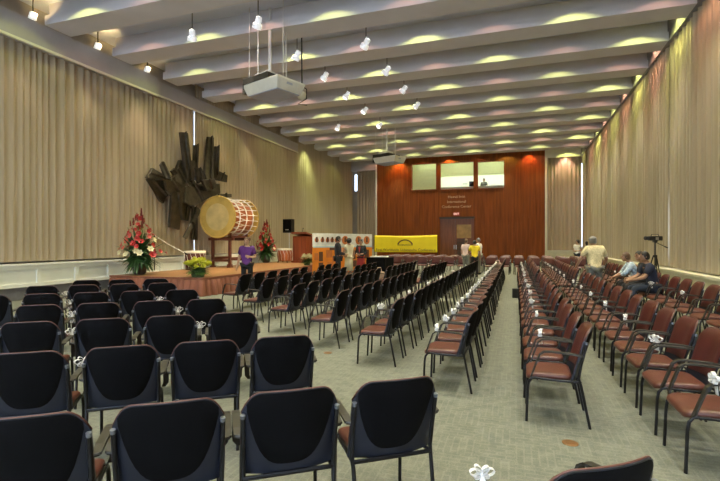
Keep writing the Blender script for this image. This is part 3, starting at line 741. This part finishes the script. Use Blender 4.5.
def blossom_mesh(m, r):
    mb = MB()
    for i in range(6):
        a = 2*PI*i/6; blade(mb, (0,0,0), (r*math.cos(a), r*math.sin(a), r*.45), r*.38, .1, 3)
    mb.ball((0,0,r*.2), (r*.22,r*.22,r*.35), 1); return mb
def ginger_mesh(m, r):
    mb = MB()
    for j in range(6):
        for i in range(5):
            a = 2*PI*i/5+j*.6; z = j*r*.42; rr = r*(.55-.07*j)
            blade(mb, (0,0,z), (rr*math.cos(a), rr*math.sin(a), z+r*.6), r*.2, .0, 2)
    return mb
def arrangement(label, p, h, wd_, seed, flip=1):
    rnd = random.Random(seed); t = thing('flower_arrangement', label, 'flowers', p, 0, 'tall red flower arrangements on stage')
    MB().lathe([(.15,0),(.2,.05),(.22,.3),(.17,.45),(.2,.5),(.17,.5),(.12,.42)], 20, closed=False).build('vase', POT, t, smooth=50)
    mb = MB()
    for i in range(170):
        a = rnd.uniform(0, 2*PI); e_ = rnd.uniform(-.3, 1.1); L = wd_*rnd.uniform(.25,.46); z0 = rnd.uniform(.45,.9)
        blade(mb, (.06*math.cos(a), .06*math.sin(a), z0), (L*math.cos(a)*math.cos(e_), L*math.sin(a)*math.cos(e_), max(.35, z0+L*math.sin(e_))), rnd.uniform(.04,.07), .25)
    for i in range(130):     # drooping fronds hiding the vase
        a = rnd.uniform(0, 2*PI); L = rnd.uniform(.22,.40)*wd_*.85
        blade(mb, (.1*math.cos(a), .1*math.sin(a), .62), (L*math.cos(a), L*math.sin(a), rnd.uniform(.12,.55)), .042, .16)
    for i in range(16):
        a = rnd.uniform(0, 2*PI); L = rnd.uniform(.40,.58)*h; e_ = rnd.uniform(.35,1.3)
        blade(mb, (0,0,.6), (L*math.cos(a)*math.cos(e_), L*math.sin(a)*math.cos(e_), .6+L*math.sin(e_)), .06, .05)
    mb.build('foliage', LEAF, t)
    protos = {}; NB = 64
    for i in range(NB):
        s = (i+.5)/NB; z = .66+(h-.70)*s**1.25; rad = wd_*.44*(1-s)**.75+.03
        a = i*2.4+rnd.uniform(-.3,.3); rr = rad*rnd.uniform(.6,1.05)
        kind = 'ginger' if (s > .72 and i % 2) or rnd.random() < .10 else rnd.choice(['red','red','red','red','pink','cream'] if s < .65 else ['red','red','red'])
        if kind not in protos:
            m = dict(ginger=DARKRED, red=RED, pink=PINK, cream=CRM)[kind]
            protos[kind] = (ginger_mesh(m, .085) if kind == 'ginger' else blossom_mesh(m, .105)).build('blossom', m, t); o = protos[kind]
        else:
            o = protos[kind].copy(); COL.objects.link(o); o.parent = t
        o.location = (rr*math.cos(a), rr*math.sin(a), z); k = rnd.uniform(.75,1.25); o.scale = (k,k,k)
        o.rotation_euler = (Vector((math.cos(a)*.9, math.sin(a)*.9-.3, rnd.uniform(.1,.9))).to_track_quat('Z','Y').to_euler() if kind != 'ginger' else Vector((math.cos(a)*.5*(1-s)+.02, math.sin(a)*.5*(1-s), 1)).to_track_quat('Z','Y').to_euler())
    mb = MB()
    for i in range(14):
        a = i*2.4; z = h*(.5+.03*i); mb.tube([(0,0,.5),(.1*math.cos(a),.1*math.sin(a),z)], .01, 5)
    mb.build('stem', LEAFL, t)
p = at_z(133, 275, SZ); arrangement('tall red flower arrangement at the left corner of the stage', (p.x+.02, p.y+.25, SZ), 1.95, 1.75, 3)
p = at_z(266, 262.5, SZ); arrangement('tall red flower arrangement on stage right of the huge drum', (p.x, p.y, SZ), 2.0, 1.35, 9)
def mums(label, p, r, h, bm_, seed, n=34):
    rnd = random.Random(seed); t = thing('potted_flowers', label, 'potted plant', p)
    MB().lathe([(r*.42,0),(r*.55,h*.42),(r*.5,h*.42),(r*.4,h*.2)], 16, closed=False).build('pot', POTG, t, smooth=40)
    mb = MB()
    for i in range(110):
        a = rnd.uniform(0,2*PI); L = r*rnd.uniform(.6,1.15); blade(mb, (0,0,h*.4), (L*math.cos(a), L*math.sin(a), h*rnd.uniform(.2,.75)), .055, .10, 3)
    mb.build('foliage', LEAFL, t); pr = None
    for i in range(n):
        a = i*2.4; s = math.sqrt((i+.5)/n); 
        if pr is None:
            b2 = MB(); 
            for e2 in (.2,.8,1.25):
                for j in range(8): 
                    aa = 2*PI*j/8+e2; blade(b2, (0,0,0), (.085*math.cos(aa)*math.cos(e2), .085*math.sin(aa)*math.cos(e2), .085*math.sin(e2)), .026, .0, 2)
            pr = o = b2.build('blossom', bm_, t)
        else: o = pr.copy(); COL.objects.link(o); o.parent = t
        o.scale = (1.35,1.35,1.35); o.location = (r*.85*s*math.cos(a), r*.85*s*math.sin(a), h*(.95-.30*s*s)+.05*math.sin(i*5)); o.rotation_euler = (-.5*s*math.sin(a), .5*s*math.cos(a), a)
p = at_z(196, 277.8, SZ); mums('round potted yellow-green chrysanthemums on front corner of stage', (p.x-.15, p.y+.28, SZ), .42, .52, YG, 4)
mums('small potted white flowers at stage edge near orange poster board', (-9.0, 18.9, SZ), .3, .45, CRM, 5, 14)

# speaker on stand, lectern
p = at_z(292, 262, SZ); d_ = (p.y*C-p.x*S)
sz = H+17/F*d_
t = thing('speaker_stand', 'thin pale stand under the black loudspeaker on stage', 'stand', (p.x-.55, p.y+.75, SZ))
MB().tube([(0,0,.12),(0,0,sz-.42-SZ)], .022, 8).build('pole', CHROME, t)
for i in range(3):
    a = .5+i*2*PI/3; MB().tube([(.45*math.cos(a),.45*math.sin(a),0.01),(.02*math.cos(a),.02*math.sin(a),.5)], .014, 6).build('leg', CHROME, t)
t2 = thing('loudspeaker', 'black loudspeaker raised on a pale stand near the lectern', 'speaker', (p.x-.55, p.y+.75, sz-.42), -.15)
MB().prism([(-.29,-.2,0),(.29,-.2,0),(.2,.2,0),(-.2,.2,0)], (0,0,.74)).build('cabinet', DARK, t2)
gr = MB().box(-.26,.26,-.215,-.2,.06,.70,bevel=.006).build('grille', BLACKF, t2); MB().box(-.1,.1,-.222,-.215,.14,.18).build('badge', CHROME, gr)
p = at_z(303, 262.5, SZ)
t = thing('lectern', 'tall red wooden lectern at the far end of the stage', 'lectern', (p.x, p.y, SZ), -.25)
MB().box(-.5,.5,-.33,.33,0,.10).build('base', PODW, t)
mb = MB(); mb.prism([(-.44,-.28,.10),(.44,-.28,.10),(.44,.28,.10),(-.44,.28,.10)], (0,0,1.25)); mb.build('body', PODW, t)
mb = MB(); mb.prism([(-.5,-.34,1.48),(-.5,.34,1.33),(-.5,.34,1.40),(-.5,-.34,1.56)], (1.0,0,0)); mb.build('top', PODW, t)
MB().box(-.36,.36,-.295,-.28,.22,1.24,bevel=.005).build('front_panel', PODW, t)
MB().tube([(-.1,.1,1.4),(-.1,.06,1.62),(-.1,.12,1.74)], .011, 6).ball((-.1,.13,1.76), .03, 1).build('microphone', DARK, t)

# poster board
ORANGE = mat('orange poster', (.72,.22,.02), .6, var=.15, vscale=2); PWHITE = mat('white poster strip', (.68,.68,.66), .6); PB = mat('dark print', (.10,.035,.02), .6); PO = mat('orange print', (.50,.15,.04), .6)
A = at_d(313, 233.2, 19.8); B = at_d(372, 235.2, 22.3); A.z = B.z = 0; ln = (B-A).length; ang = math.atan2((B-A).y, (B-A).x)
pbd = thing('poster_board', 'long orange and white poster display board behind the standing trio', 'poster board', A, ang)
zt = H+8.3/F*19.8; zm = zt-.60
MB().box(0, ln, 0, .05, .15, zm).build('orange_panel', ORANGE, pbd); MB().box(0, ln, 0, .05, zm, zt).build('white_panel', PWHITE, pbd)
MB().box(0, ln, -.004, 0, zm-.03, zm+.02).build('blue_line', mat('pale blue line', (.35,.5,.6), .6), pbd)
for i, fx in enumerate((.04,.13,.21,.285,.355,.50,.735,.885)):
    r = .2 if i > 4 else .14; mb = MB(); mb.lathe([(r*(1 if i > 4 else .75),0),(r*(1 if i > 4 else .75),.012),(0,.013)], 20, T(fx*ln+.05,-.001,zt-.30) @ Matrix.Rotation(PI/2,4,'X'), closed=False)
    mb.build('round_picture', PO, pbd); MB().box(fx*ln-.0, fx*ln+.1, -.024, -.012, zt-.40, zt-.16).build('portrait', PB, pbd)
for fx, fz, w_, h_ in ((.05,.62,.2,.3),(.12,.62,.22,.42),(.25,.7,.34,.34),(.30,.86,.3,.12),(.12,.3,.25,.35),(.27,.32,.34,.3),(.33,.52,.2,.25),(.66,.65,.25,.4),(.68,.35,.25,.3),(.9,.66,.28,.42),(.92,.35,.25,.3),(.78,.5,.2,.3)):
    MB().box(fx*ln-w_/2, fx*ln+w_/2, -.012, 0, fz*zm-h_/2+.1, fz*zm+h_/2+.1).build('picture', PB if (fx*100) % 2 < 1 else PO, pbd)
for fx in (.03,.5,.97): MB().box(fx*ln-.03, fx*ln+.03, .05, .10, 0, zt-.05).box(fx*ln-.03, fx*ln+.03, -.3, .14, 0, .04).build('leg', DARK, pbd)

# yellow banner on poles
BY = 28.9; q0, q1 = at_y(374.5, 235.3, BY), at_y(437.3, 235.6, BY); zb0 = at_y(405, 252.2, BY).z; zt0 = q0.z
YELB = mat('yellow banner cloth', (.95,.74,.01), .6, var=.08, vscale=1.5); PRINT = mat('dark brown print', (.13,.055,.02), .6)
bn = thing('yellow_banner', 'wide yellow cloth banner with dark arch emblem, before the wooden wall', 'banner', ((q0.x+q1.x)/2, BY, 0))
w_ = (q1.x-q0.x)/2
def bnf(off):
    return lambda s, t: V(-w_+2*w_*s, off+.03*math.sin(s*7+t*3)*(1-abs(2*s-1)), zb0+(zt0-zb0)*t-.05*math.sin(PI*s)*t)
MB().grid(bnf(0), 40, 8, bnf(.008)).build('cloth', YELB, bn, smooth=True)
mb = MB(); hz = zt0-zb0
def arc(r0, r1, z, y):
    n = 20; o_ = []
    for i in range(n+1):
        a = PI*.08+PI*.84*i/n; o_.append((V(r0*1.25*math.cos(a), y, z+r0*math.sin(a)), V(r1*1.25*math.cos(a), y, z+r1*math.sin(a))))
    for i in range(n):
        a0, b0_ = o_[i]; a1, b1_ = o_[i+1]; mb.prism([a0, b0_, b1_, a1], (0,.006,0))
arc(.36,.43, zb0+hz*.36, -.05)
mb.build('arch_emblem', PRINT, bn)
text_obj('emblem_lettering', 'UCHINANCHU', .15, PRINT, T(0,-.05,zb0+hz*.42) @ WALLROT, bn, .004)
text_obj('banner_lettering', 'First Worldwide Uchinanchu Conference', .235, PRINT, T(0,-.05,zb0+hz*.135) @ WALLROT @ Matrix.Diagonal((1.0,1,1,1)), bn, .004)
for sx in (-1, 1):
    ps = thing('banner_pole', 'thin dark pole holding the %s edge of the yellow banner' % ('left' if sx < 0 else 'right'), 'pole', (bn.location.x+sx*(w_+.02), BY+.03, 0))
    MB().tube([(0,0,0),(0,0,zt0+.03)], .02, 8).build('shaft', BLACKM, ps); MB().lathe([(.2,0),(.2,.02),(0,.04)], 16, closed=False).build('foot', BLACKM, ps)

# control table left of the banner
p = at_d(380, 256, 21.0)
t = thing('folding_table', 'black-draped table left of banner with white papers on top', 'table', (p.x, p.y, 0), -.3)
MB().box(-.5,.5,-.35,.35,.86,.90).build('tabletop', DARK, t)
mb = MB()
mb.box(-.51,.51,-.36,-.34,.25,.885).box(-.51,-.49,-.36,.36,.25,.885).box(.49,.51,-.36,.36,.25,.885).build('drape', BLACKF, t)
for sx in (-.43,.43):
    for sy in (-.28,.28): MB().tube([(sx,sy,0),(sx,sy,.87)], .018, 6).build('leg', BLACKM, t)
o = tag(MB().box(-.42,.42,-.2,.2,0,.05,rotz(.2),bevel=.01).build('paper_stack', WHITE, loc=(p.x-.02, p.y-.02, .90)), 'white stack of papers lying on the black-draped table', 'papers')

# tripod with camcorder
p = at_x(655, 290, 3.92); dT = p.y*C-p.x*S; zc = H+3.5/F*dT
t = thing('camera_tripod', 'black tripod standing between right row of chairs and curtain', 'tripod', (p.x, p.y, 0), .2)
for i in range(3):
    a = .4+i*2*PI/3; MB().tube([(.34*math.cos(a),.34*math.sin(a),.0),(.05*math.cos(a),.05*math.sin(a),1.18)], [.012,.018], 6).build('leg', DARK, t)
MB().tube([(0,0,.7),(0,0,zc-.12)], .02, 8).tube([(0,0,1.15),(0,0,1.22)], .06, 8).build('center_column', DARK, t)
MB().box(-.05,.05,-.05,.05,zc-.13,zc-.075).build('head', DARK, t)
MB().tube([(0,0,zc-.12),(.28,-.1,zc-.28)], .011, 6).tube([(.22,-.08,zc-.25),(.30,-.11,zc-.29)], .018, 6).build('pan_handle', DARK, t)
t = thing('camcorder', 'black video camcorder mounted on the tripod by the right curtain', 'camera', (p.x, p.y, zc-.075), .35)
MB().box(-.20,.20,-.06,.06,0,.13,bevel=.02).build('body', DARK, t); MB().lathe([(.05,0),(.06,.10),(.05,.11),(0,.10)], 14, T(-.2,0,.07) @ Matrix.Rotation(-PI/2,4,'Y'), closed=False).build('lens', BLACKP, t)
MB().box(-.02,.06,-.075,-.06,.02,.10).build('flip_screen', CHROME, t); MB().tube([(-.12,0,.13),(-.10,0,.18),(.1,0,.18),(.12,0,.13)], .012, 6).build('handle', DARK, t)

# projectors hung from the ceiling
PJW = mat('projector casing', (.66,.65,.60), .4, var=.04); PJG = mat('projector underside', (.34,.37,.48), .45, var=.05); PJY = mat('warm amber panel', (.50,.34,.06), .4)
def projector(label, u, v, d, rz, s=1):
    p = at_d(u, v, d); t = thing('ceiling_projector', label, 'projector', p, rz, 'large projectors hung from the ceiling'); 
    a, b, c, e = .74*s, .52*s, .46*s, .30*s
    # casing: upper vertical band, then sides sloping in to a smaller underside
    mb = MB(); 
    lv = [[(-a,-b,.15),(a,-b,.15),(a,b,.15),(-a,b,.15)], [(-a,-b,.10),(a,-b,.10),(a,b,.10),(-a,b,.10)], [(-a*.88,-b*.84,-.16),(a*.86,-b*.84,-.16),(a*.86,b*.84,-.16),(-a*.88,b*.84,-.16)]]
    R = [[mb.bm.verts.new(V(x*1, y, z*s)) for x, y, z in l] for l in lv]
    for A_, B_ in zip(R, R[1:]):
        for i in range(4): mb._f([A_[i], A_[(i+1)%4], B_[(i+1)%4], B_[i]])
    mb._f(R[0]); mb._f(R[-1]); mb.build('casing', PJW, t)
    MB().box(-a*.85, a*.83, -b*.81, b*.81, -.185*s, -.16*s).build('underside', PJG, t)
    MB().box(-a*1.02, a*.45, -b*1.03, b*1.03, .15*s, .32*s).build('top_frame', DARK, t)
    MB().box(-a*1.03, -a*.98, -b*1.03, b*1.03, -.10*s, .16*s).build('end_plate', DARK, t)
    MB().box(-a*.75, a*.05, -b*.5, b*.5, .32*s, .50*s).build('bracket', PJW, t)
    MB().box(a*.92, a*.975, -b*.3, b*.1, .0*s, .07*s).build('vent', PJG, t)
    top = ZC-p.z
    for x, y in ((-a*.9,-b*.7),(-a*.2,-b*.9),(a*.15,b*.7),(a*.6,-b*.1)):
        MB().tube([(x,y,.15*s),(x,y,top)], .013, 6).build('rod', GLASSW, t)
    MB().tube([(-a*.25,0,.5*s),(-a*.25,0,top)], .045, 10).build('pole', GLASSW, t)
    return t
projector('large white ceiling projector hanging nearer, above the left chairs', 274, 90, 13.2, -.34)
projector('smaller looking far white ceiling projector hanging before the wooden wall', 389.5, 160.5, 25.0, -.36)
# camera bracket beside the near projector
p = at_d(302, 96, 14.2)
t = thing('hanging_camera', 'white round camera on a black rod right of the near projector', 'camera', p)
MB().tube([(0,0,.3),(-.02,0,ZC-p.z)], .022, 6).build('rod', DARK, t); MB().lathe([(.03,-.14),(.11,-.10),(.13,.0),(.11,.12),(.03,.15)], 16, Matrix.Rotation(.6,4,'Y')).build('housing', GLASSW, t, smooth=40)
MB().tube([(0,0,.3),(.16,0,.2),(.15,0,-.1),(-.14,.0,-.24),(.17,0,-.3)], .016, 6).build('arm', DARK, t)

# ------------------------------------------------------------------ people
def skin_mesh(nodes, edges, root, sub=1):
    bm = bmesh.new(); ly = bm.verts.layers.skin.verify(); vs = {}
    for k, (p, r) in nodes.items():
        v = bm.verts.new(p); v[ly].radius = r if isinstance(r, tuple) else (r, r); v[ly].use_root = (k == root); vs[k] = v
    for a, b in edges: bm.edges.new((vs[a], vs[b]))
    me = bpy.data.meshes.new('s'); bm.to_mesh(me); bm.free()
    o = bpy.data.objects.new('s', me); COL.objects.link(o)
    o.modifiers.new('k', 'SKIN').use_smooth_shade = True
    m = o.modifiers.new('d', 'SUBSURF'); m.levels = m.render_levels = sub
    dg = bpy.context.evaluated_depsgraph_get(); out = bpy.data.meshes.new_from_object(o.evaluated_get(dg)); bpy.data.objects.remove(o); return out
def lerp(a, b, t): return Vector(a)*(1-t)+Vector(b)*t
STAND = dict(pelvis=(0,0,.97), waist=(0,0,1.11), chest=(0,0,1.30), neck=(0,-.01,1.45), head=(0,.015,1.60),
  shL=(-.17,-.01,1.40), elL=(-.235,-.03,1.12), wrL=(-.25,.05,.88), shR=(.17,-.01,1.40), elR=(.235,-.03,1.12), wrR=(.25,.05,.88),
  hipL=(-.09,0,.91), knL=(-.105,.02,.50), anL=(-.11,-.01,.085), hipR=(.09,0,.91), knR=(.105,.02,.50), anR=(.11,-.01,.085))
SIT = dict(pelvis=(0,0,.56), waist=(0,.0,.70), chest=(0,.03,.90), neck=(0,.05,1.06), head=(0,.085,1.21),
  shL=(-.17,.04,1.01), elL=(-.24,.10,.74), wrL=(-.08,.34,.68), shR=(.17,.04,1.01), elR=(.24,.10,.74), wrR=(.08,.34,.68),
  hipL=(-.09,.03,.53), knL=(-.14,.42,.52), anL=(-.13,.42,.085), hipR=(.09,.03,.53), knR=(.14,.42,.52), anR=(.13,.42,.085))
EDG = [('pelvis','waist'),('waist','chest'),('chest','neck'),('neck','nk2'),('chest','shL'),('shL','elL'),('elL','wrL'),('wrL','paL'),('chest','shR'),('shR','elR'),('elR','wrR'),('wrR','paR'),('pelvis','hipL'),('hipL','knL'),('knL','anL'),('pelvis','hipR'),('hipR','knR'),('knR','anR')]
def person(label, loc, rz, pose=None, base=STAND, skin=SKIN_B, top=None, bottom=None, hair=HAIRB, style='short', sleeve=.6, skirt=None, s=1.0, dress=False, vneck=False, open_front=None, look=0):
    J = {k: Vector(v) for k, v in base.items()}
    if pose:
        for k, v in pose.items(): J[k] = Vector(v)
    t = thing('person', label, 'person', loc, rz); t.scale = (s, s, s)
    hd = J['head']; up = (hd-J['neck']).normalized()
    for sd in 'LR':
        d = (J['wr'+sd]-J['el'+sd]).normalized(); J['pa'+sd] = J['wr'+sd]+d*.075
    J['nk2'] = lerp(J['neck'], hd, .55)
    R = dict(pelvis=(.145,.105), waist=(.125,.095), chest=(.15,.105), neck=.062, nk2=.052, shL=.062, shR=.062, elL=.042, elR=.042, wrL=.029, wrR=.029, paL=(.036,.02), paR=(.036,.02), hipL=.092, hipR=.092, knL=.058, knR=.058, anL=.04, anR=.04)
    me = skin_mesh({k: (J[k], R[k]) for k in R}, EDG, 'pelvis')
    mb = MB().add(me)
    # head
    HM = T(*hd) @ rotz(look)
    mb.ball(hd, (.072,.090,.112), 3, rotz(look)); mb.ball(HM @ V(0,.035,-.06), (.050,.050,.055), 2)
    mb.prism([HM @ V(-.014,.085,-.022), HM @ V(.014,.085,-.022), HM @ V(0,.088,.03)], (HM.to_3x3() @ V(0,.026,-.006)))
    for sx in (-1, 1): mb.ball(HM @ V(sx*.073,-.005,-.005), (.012,.022,.032), 1)
    mb.mi = 1
    for sx in (-1, 1): mb.ball(HM @ V(sx*.03,.083,.012), (.014,.008,.009), 1)
    mb.mi = 2; mb.ball(HM @ V(0,.084,-.055), (.024,.008,.008), 1); mb.mi = 0
    # hands: four fingers and a thumb each
    for sd, sx in (('L',-1),('R',1)):
        w = J['wr'+sd]; pa = J['pa'+sd]; d = (pa-w).normalized(); side = d.cross(V(1,0,0) if abs(d.x) < .8 else V(0,0,1)).normalized(); nrm = d.cross(side).normalized()
        for i, Lf in enumerate((.066,.075,.07,.055)):
            b0_ = pa+side*((i-1.5)*.019)-d*.01; mb.tube([b0_, b0_+d*Lf*.5, b0_+d*Lf*.85+nrm*.012*sx, b0_+d*Lf+nrm*.026*sx], [.0095,.0088,.008,.006], 6)
        b0_ = w+d*.03+side*.028; mb.tube([b0_, b0_+side*.022+d*.028, b0_+side*.024+d*.058], [.011,.010,.007], 6)
    mb.build('body', [skin, EYE, LIP], t, smooth=True)
    # hair
    if style != 'none':
        hb = MB()
        def cap(zcut, yfr, k):
            hb.ball(hd+up*.0, (.08*k,.098*k,.118*k), 3, rotz(look))
            inv = HM.inverted()
            kill = [v for v in hb.bm.verts if (inv @ v.co).z < zcut+ (max(0, (inv @ v.co).y)-.02)*yfr]
            bmesh.ops.delete(hb.bm, geom=kill, context='VERTS')
        cap(-.045 if style != 'long' else -.09, 1.35, 1.04)
        if style == 'long': hb.ball(HM @ V(0,-.055,-.10), (.075,.05,.13), 2)
        if style == 'bun': hb.ball(HM @ V(0,-.07,.085), .05, 2)
        if style == 'big': hb.ball(HM @ V(0,-.03,.03), (.115,.115,.12), 2)
        if style == 'cap':
            hb.ball(HM @ V(0,0,.045), (.088,.105,.075), 2); hb.box(-.06,.06,.06,.16,.03,.04,HM)
        hb.build('hair' if style != 'cap' else 'cap', hair, t, smooth=True)
    g = .017
    if top:
        nk = dict(pelvis=(.180,.140), waist=(.160,.130), chest=(.190,.145), neck=.080, shL=.088, shR=.088)
        N_ = {k: (J[k] if k != 'neck' else lerp(J['chest'], J['neck'], .72 if vneck else .86), r) for k, r in nk.items()}; E_ = [('pelvis','waist'),('waist','chest'),('chest','neck'),('chest','shL'),('chest','shR')]
        N_['hem'] = (J['pelvis']+(J['pelvis']-J['waist']).normalized()*.10 if base is STAND else J['pelvis']-V(0,0,.04), (.185,.145)); E_.append(('pelvis','hem'))
        for sd in 'LR':
            N_['m'+sd] = (lerp(J['sh'+sd], J['el'+sd], min(1, sleeve)), .068 if sleeve < 1 else .060); E_.append(('sh'+sd, 'm'+sd))
            if sleeve > 1: N_['w'+sd] = (lerp(J['el'+sd], J['wr'+sd], sleeve-1), .042); E_.append(('m'+sd, 'w'+sd))
        MB().add(skin_mesh(N_, E_, 'waist')).build('shirt' if not dress else 'dress_top', top, t, smooth=True)
    if open_front:
        c = J['chest']; MB().prism([c+V(-.05,.135,.10), c+V(.05,.135,.10), c+V(0,.15,-.16)], (0,.014,0)).build('shirt_front', open_front, t)
    if skirt:
        z0 = J['waist'].z-.04; 
        MB().lathe([(.135,z0),(.165,z0-.12),(.18,z0-.30),(.20,skirt),(.19,skirt)], 20, Matrix.Diagonal((1,.75,1,1)), closed=False).build('skirt', bottom, t, smooth=True)
    elif bottom:
        N_ = dict(pelvis=(J['pelvis'],(.152,.114)), hipL=(J['hipL'],.102), hipR=(J['hipR'],.102), knL=(J['knL'],.074), knR=(J['knR'],.074), aL=(lerp(J['knL'],J['anL'],.95),.062), aR=(lerp(J['knR'],J['anR'],.95),.062))
        MB().add(skin_mesh(N_, [('pelvis','hipL'),('pelvis','hipR'),('hipL','knL'),('hipR','knR'),('knL','aL'),('knR','aR')], 'pelvis')).build('trousers', bottom, t, smooth=True)
    for sd in 'LR':
        a = J['an'+sd]; MB().ball((a.x, a.y+.06, a.z-.045), (.045,.125,.042), 2).ball((a.x, a.y-.01, a.z-.02), (.042,.06,.06), 2).build('shoe', DARK, t, smooth=True)
    return t
PURP = mat('purple cloth', (.085,.015,.15), .8, var=.15); SUIT = mat('black suit cloth', (.014,.014,.018), .8); CREAMC = mat('cream cloth', (.62,.56,.42), .8); REDC = mat('red cloth', (.34,.03,.03), .8); NAVY = mat('navy cloth', (.016,.020,.042), .85); DENIM = mat('dark blue denim', (.025,.035,.06), .85); TANS = mat('tan patterned shirt cloth', (.66,.57,.33), .85, var=.22, vscale=30); GREYT = mat('grey trouser cloth', (.20,.20,.18), .85); PLAID = mat('pale blue checked cloth', (.42,.52,.60), .8, var=.5, vscale=26); YELS = mat('yellow shirt cloth', (.80,.62,.02), .8); WHT = mat('white cloth', (.68,.66,.64), .8); PNKC = mat('pale pink cloth shirt', (.60,.45,.45), .8)
# woman in purple before the stage, walking toward the viewer
p = at_d(247, 241, 13.3)
person('person in purple v-neck top and dark trousers standing before the stage', (p.x, p.y, 0), PI+.25, dict(elL=(-.25,.02,1.13), wrL=(-.14,.20,1.16), elR=(.24,-.06,1.13), wrR=(.30,-.02,.87), anR=(.11,-.16,.10), knR=(.105,-.02,.51)), skin=SKIN_A, top=PURP, bottom=SUIT, hair=HAIRBR, style='short', sleeve=.75, vneck=True, s=1.02)
# trio in front of the poster board
p = at_d(338.0, 241, 17.7); person('person in black suit seen in profile at the left of the trio', (p.x, p.y, 0), -1.0, dict(wrR=(.12,.26,1.05), elR=(.24,.03,1.10), wrL=(-.14,.25,1.0)), top=SUIT, bottom=SUIT, sleeve=1.9, open_front=WHT, s=1.07)
p = at_d(348.8, 241, 18.7); person('person in cream dress with dark hair, middle of the trio', (p.x, p.y, 0), 1.0, dict(wrL=(-.1,.26,1.1), elL=(-.24,.03,1.12)), top=CREAMC, bottom=CREAMC, skirt=.42, style='big', sleeve=.5, s=1.02, dress=True)
p = at_d(361.0, 241, 19.3); person('person in dark jacket over red, facing viewer at right of trio', (p.x, p.y, 0), PI-.15, dict(wrL=(-.08,.22,1.08), wrR=(.08,.22,1.08)), top=SUIT, bottom=REDC, skirt=.5, style='bun', sleeve=1.6, s=1.0, open_front=REDC)
# group near the door
p = at_d(466, 241, 21.4); person('person in pale pink shirt facing left near the wooden door', (p.x, p.y, 0), -.6, dict(wrR=(.1,.28,1.1)), skin=SKIN_A, top=PNKC, bottom=GREYT, hair=HAIRBR, sleeve=.7, s=1.02)
p = at_d(474.6, 241, 20.6); person('person in bright yellow shirt seen from behind near the door', (p.x, p.y, 0), .2, dict(elL=(-.26,.03,1.14), wrL=(-.16,.22,1.0)), top=YELS, bottom=SUIT, sleeve=.7, s=.98)
p = at_d(478.6, 241, 22.2); person('person in white shirt with pale hair beyond the yellow shirt', (p.x, p.y, 0), 1.2, top=WHT, bottom=GREYT, hair=HAIRG, skin=SKIN_A, sleeve=.7, s=1.05)
# right side
p = at_d(594.5, 241, 11.5)
person('person in tan patterned shirt and grey cap, seen from behind by right rows', (p.x, p.y, 0), .25, dict(head=(-.02,.05,1.585), neck=(0,.02,1.45), elL=(-.29,.04,1.16), wrL=(-.33,.20,.95), elR=(.27,.0,1.14), wrR=(.25,.16,.93), chest=(0,.02,1.30)), top=TANS, bottom=GREYT, hair=HAIRG, style='cap', sleeve=.85, s=1.04).scale = (1.09, 1.08, 1.03)
yy = [c.location.y for c in R3]
def seatpos(u):
    y = at_x(u, 270, 2.98).y; return min(yy, key=lambda q: abs(q-y))
y1 = seatpos(641); xs = 3.0
fwd = dict(chest=(0,.08,.90), neck=(0,.13,1.05), head=(0,.17,1.20), shL=(-.18,.11,1.01), shR=(.18,.11,1.01), elL=(-.24,.24,.76), elR=(.24,.24,.76), wrL=(-.05,.48,.68), wrR=(.05,.48,.68))
person('person in navy shirt seated in row by right curtain, nearest of three', (xs, y1-2*PITCH, 0), PI/2+.05, fwd, base=SIT, top=NAVY, bottom=DENIM, sleeve=.8, s=1.06)
person('person in dark shirt seated between navy shirt and blue checked shirt', (xs, y1-PITCH, 0), PI/2, dict(head=(0,.13,1.21)), base=SIT, top=SUIT, bottom=SUIT, sleeve=.8, s=1.05, look=.4)
person('person in pale blue checked shirt seated leaning forward beyond the others', (xs, y1, 0), PI/2-.05, dict(chest=(0,.13,.88), neck=(0,.21,1.02), head=(0,.27,1.15), shL=(-.17,.18,.98), shR=(.17,.18,.98), elL=(-.24,.32,.76), elR=(.24,.32,.76), wrL=(-.05,.52,.66), wrR=(.05,.52,.66)), base=SIT, top=PLAID, bottom=SUIT, hair=HAIRBR, sleeve=1.4, s=1.06)
p = at_d(577.5, 241, 25.6); person('person with dark hair and white top standing at the far right corner', (p.x, p.y, 0), PI-.7, dict(wrL=(-.1,.25,1.1), wrR=(.1,.25,1.1)), skin=SKIN_A, top=WHT, bottom=DENIM, style='big', sleeve=.6, s=.99)
p = at_d(587, 241, 25.4)
t = thing('microphone_stand', 'black floor microphone stand at the far right corner beside curtain', 'microphone stand', (p.x, p.y, 0))
MB().lathe([(.16,0),(.16,.02),(.03,.05),(0,.05)], 16, closed=False).build('base', DARK, t); MB().tube([(0,0,.03),(0,0,1.3)], .022, 6).build('pole', DARK, t); MB().tube([(0,0,1.28),(-.02,-.02,1.56)], [.04,.075], 8).ball((-.02,-.02,1.57), .08, 1).build('microphone', DARK, t)
p = at_y(484, 185, YB+1.45); person('person in grey shirt standing inside the projection booth at right window', (p.x, p.y, bz0), PI, top=GREYT, bottom=SUIT, s=1.08)

# ------------------------------------------------------------------ view
scene.view_settings.view_transform = 'Standard'; scene.view_settings.look = 'None'; scene.view_settings.gamma = 1
scene.view_settings.exposure = -0.12; scene.view_settings.use_curve_mapping = False
try:
    scene.cycles.use_denoising = True; scene.cycles.use_light_tree = True; scene.cycles.max_bounces = 8; scene.cycles.diffuse_bounces = 4; scene.cycles.sample_clamp_indirect = 4
except Exception: pass
